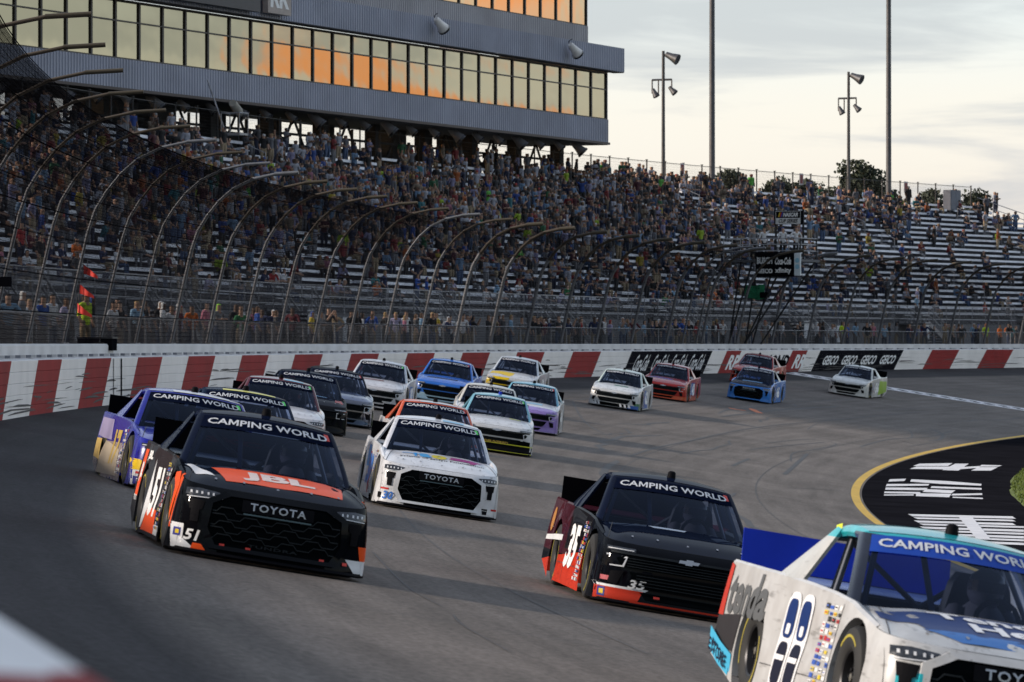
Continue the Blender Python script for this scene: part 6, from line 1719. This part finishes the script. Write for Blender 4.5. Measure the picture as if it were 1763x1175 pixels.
# named figures first
def at_px(px, w, z): s = s_at(px, w); return s, P(s, w, z)
SPEC = [(146, -1.3, 'standing with arms down', 'neon yellow', 'khaki trousers', 'dark hair', 'track marshal in a yellow safety vest behind the red pennants'),
        (1451, -2.2, 'standing with folded arms', 'neon yellow', 'khaki trousers', 'brown hair', 'steward in a yellow safety vest on the walkway above the last black sign'),
        (1697, -2.2, 'standing with arms down', 'neon yellow', 'khaki trousers', 'an orange cap', 'steward in yellow vest and orange cap near the right edge'),
        (640, -2.4, 'standing with hands on hips', 'royal blue', 'khaki trousers', 'dark hair', 'person in royal blue shirt on the walkway above the white truck by the wall'),
        (748, -2.3, 'standing with folded arms', 'yellow', 'khaki trousers', 'a black cap', 'person in golden yellow shirt on the walkway above the bright blue truck'),
        (698, -2.5, 'standing with arms down', 'white', 'jeans', 'brown hair', 'person in white and red shirt leaning on the walkway rail'),
        (1176, -2.2, 'standing with arms down', 'royal blue', 'khaki trousers', 'an orange cap', 'person in blue shirt, khaki trousers and orange cap left of the flag stand'),
        (1162, -2.5, 'standing with folded arms', 'royal blue', 'khaki trousers', 'dark hair', 'bare headed person in blue shirt beside the one in the orange cap'),
        (1502, -2.4, 'standing with arms down', 'pink', 'black trousers', 'dark hair', 'person in pink top standing tall above the middle of the GEICO sign'),
        (1676, -2.4, 'standing with arms down', 'light blue', 'jeans', 'a white cap', 'person in light blue shirt left of the orange capped steward'),
        (1243, -2.8, 'standing with hands on hips', 'white', 'black trousers', 'dark hair', 'person in white shirt leaning over black equipment left of the flag stand'),
        (375, -2.3, 'standing with folded arms', 'grey', 'jeans', 'a green cap', 'person in grey top and bright green cap on the walkway'),
        (200, -2.6, 'standing with folded arms', 'black', 'black trousers', 'dark hair', 'broad person in black with folded arms right of the marshal'),
        (275, -2.6, 'standing with arms down', 'black', 'jeans', 'a white cap', 'person in black with white cap alone at the rail above the left wall'),
        (88, -2.6, 'standing with arms down', 'white', 'jeans', 'dark hair', 'person in white shirt left of the marshal')]
for px, w, po, top, tro, hair, lab in SPEC:
    s, p = at_px(px, w, 1.055)
    sc = 1.0
    person(p, pi / 2 - s / R - .5, po, top, tro, hair, 0, '', sc * 1.02, lab); n_ind += 1
# officials in the flag stand
for px, po, top, hair, lab in ((1308, 'standing with one arm raised', 'white', 'dark hair', 'flagger in a white shirt on the flag stand, leftmost of three'), (1343, 'standing with arms down', 'white', 'a blue cap', 'official in white and black with blue helmet in the middle of the flag stand'),
                               (1368, 'standing with hands on hips', 'white', 'a black cap', 'official in white shirt and black cap at the right of the flag stand')):
    p = fs.matrix_world @ rotf @ Vector((fx(px), .35, PF)); person(p, .3, po, top, 'black trousers', hair, 0, '', 1.0, lab)
p = fs.matrix_world @ rotf @ Vector((fx(1281), .9, PF)); person(p, .3, 'standing with arms down', 'grey', 'black trousers', 'fair hair', 0, '', 1.0, 'person in grey holding a camera on the railed platform left of the flag stand')
# along the walkway
s = s_at(10, -2.5); n_walk = 0
while n_walk < 165:
    g = rng.random(); px = px_of(P(s, -2.5))
    if px > 1775: break
    step = rng.choice([.5, .55, .6, .7, .9, 1.6]) * (1.9 if px < 600 else 1.15)
    s += step
    w = -2.15 - abs(rng.gauss(0, .5)); p = P(s, w, 1.055)
    if any(abs(px - q[0]) < 7 for q in SPEC): continue
    person(p, pi / 2 - s / R - .35 + rng.gauss(0, .6), rng.choice([0, 0, 1, 1, 3, 2]) and stand_poses[rng.choice([0, 0, 1, 1, 3, 2])] or stand_poses[0], rnd_top(), rng.choice(TROU)[0], rng.choices([h[0] for h in HAIR], [9, 6, 3, 3, 1, 3, 1.5, 1])[0], rng.choice([0, 0, 1, 3, 3, 2, 4]),
           'walkway ' + place_word(px), rng.uniform(.92, 1.04)); n_walk += 1
# seats
def density(px, i):
    f = i / (NROW - 1)
    k5 = min(4, int(f * 5))
    if px < 560: base = [.14, .30, .62, .80, .80][k5]
    elif px < 900: base = [.20, .42, .72, .85, .88][k5]
    elif px < 1150: base = [.26, .36, .60, .74, .80][k5]
    elif px < 1300: base = [.20, .22, .34, .50, .48][k5]
    elif px < 1560: base = [.11, .11, .13, .30, .32][k5]
    else: base = [.12, .12, .07, .13, .17][k5]
    return base
CAND = []
for i in range(NROW):
    for s in secs:
        e = min(s + SEC - AISLE, s_end(i)); q = s + .3
        while q < e - .3:
            p = P(q, -row_b(i) - .45, row_z(i)); px = px_of(p); 
            clump = .5 + .9 * (sin(q * .33 + i * .9) * sin(q * .11 - i * .5) * .5 + .5)
            if ((i >= NROW - 4 and px < 900) or (i >= NROW - 6 and px < 640)) and rng.random() < .72: q += .5; continue
            if -40 < px < 1800 and rng.random() < density(px, i) * clump:
                stnd = rng.random() < (.62 if px < 1150 and i > 6 else (.25 if px < 1150 else .16))
                CAND.append((i, q, px, stnd))
            q += .48 + rng.random() * .1
print('crowd', len(CAND), 'benches', benches, 'walk', n_walk)
CAND.sort(key=lambda t: (P(t[1], -row_b(t[0])).xy.length))
rest = []
ind = [c for c in CAND if c[2] > 0 and c[0] <= 9]
# individuals: those that show largest and clearest (sparse low rows)
take = set()
budget = 300 - (len(SPEC) + 4 + n_walk)
lowrows = sorted(CAND, key=lambda t: (t[0] // 2, P(t[1], -row_b(t[0])).xy.length))
for c in lowrows:
    if len(take) >= budget: break
    if 0 < c[2] < 1763: take.add(c)
ROWW = ['%s bench' % w for w in ('lowest', 'second', 'third', 'fourth', 'fifth', 'sixth', 'seventh', 'eighth', 'ninth', 'tenth')]
for c in CAND:
    i, q, px, stnd = c
    w = -row_b(i) - (.20 if stnd else .45); p = P(q, w, row_z(i)); th = pi / 2 - q / R - .25 + rng.gauss(0, .25)
    po = rng.choice(stand_poses if stnd else seat_poses)
    if stnd and rng.random() < .85: po = stand_poses[rng.choice([0, 0, 1, 3])]
    if c in take: person(p, th, po, rnd_top(), rng.choice(TROU)[0], rng.choices([h[0] for h in HAIR], [9, 6, 3, 3, 1, 3, 1.5, 1])[0], rng.choice([0, 1, 3, 2]), ROWW[min(i, 9)] + ' ' + place_word(px), rng.uniform(.85, .98))
    else: rest.append((p, th, po))
# people standing along the very top
for px in (940, 952, 985, 1000, 1030, 1044, 1085, 1090, 1115, 1180, 1188, 1212, 1218, 1285, 1290, 1300, 1345, 1352, 1400, 1570, 1650, 1655, 1718, 1722, 700, 712, 740, 760, 770, 792, 800, 830, 846, 862, 880, 900, 915):
    s = s_at(px, -row_b(NROW - 1)); rest.append((P(s, -row_b(NROW - 1) - .3, row_z(NROW - 1)), pi / 2 - s / R + rng.gauss(0, .7), stand_poses[0] if rng.random() < .6 else stand_poses[1]))
TC = np.array([t[1] for t in TOPS] + [(.50, .70, .03), (.2, .75, .1)]) * np.array([.40, .41, .47]); TWn = np.array(TW + [.8, .6]); TWn = TWn / TWn.sum()  # stand shade put into the crowd colours: darker and cooler tops
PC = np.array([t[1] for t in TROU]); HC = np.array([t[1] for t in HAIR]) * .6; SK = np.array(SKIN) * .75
nr = np.random.RandomState(5)
Vs, Fs, Cs = [], [], []; off = 0
for p, th, po in rest:
    V0, F0, m0 = LO[po]; sc = nr.uniform(.82, .98); c_, s_ = cos(th), sin(th)
    Rm = np.array([[c_, -s_, 0], [s_, c_, 0], [0, 0, 1]]) * sc
    Vs.append(V0 @ Rm.T + np.array(p)); Fs.append(F0 + off); off += len(V0)
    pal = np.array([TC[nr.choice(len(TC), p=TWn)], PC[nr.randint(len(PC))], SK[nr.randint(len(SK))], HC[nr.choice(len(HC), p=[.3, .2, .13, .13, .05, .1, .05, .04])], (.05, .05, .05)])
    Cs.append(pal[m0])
Vs = np.concatenate(Vs); Fs = np.concatenate(Fs); Cs = np.concatenate(Cs)
def crowd_mat():
    m, t, b = base_mat('crowd clothing'); a = t.nodes.new('ShaderNodeAttribute'); a.attribute_name = 'Col'
    t.links.new(a.outputs['Color'], b.inputs['Base Color']); b.inputs['Roughness'].default_value = .85; return m
me = np_mesh('crowd', Vs, Fs, crowd_mat())
ca = me.color_attributes.new('Col', 'FLOAT_COLOR', 'CORNER')
cc = np.ones((len(Fs) * 3, 4), dtype=np.float32); cc[:, :3] = np.repeat(Cs, 3, axis=0); ca.data.foreach_set('color', cc.ravel())
me.polygons.foreach_set('use_smooth', np.ones(len(Fs), dtype=bool))
obj('crowd', me, kind='stuff', label='dense crowd of spectators filling the grandstand benches', category='crowd')
print('crowd tris', len(Fs))

for st, ss in STAIRS: st['label'] = 'steel stairway with sloping silver handrails to the benches, ' + place_word(px_of(P(ss, -6.7)))
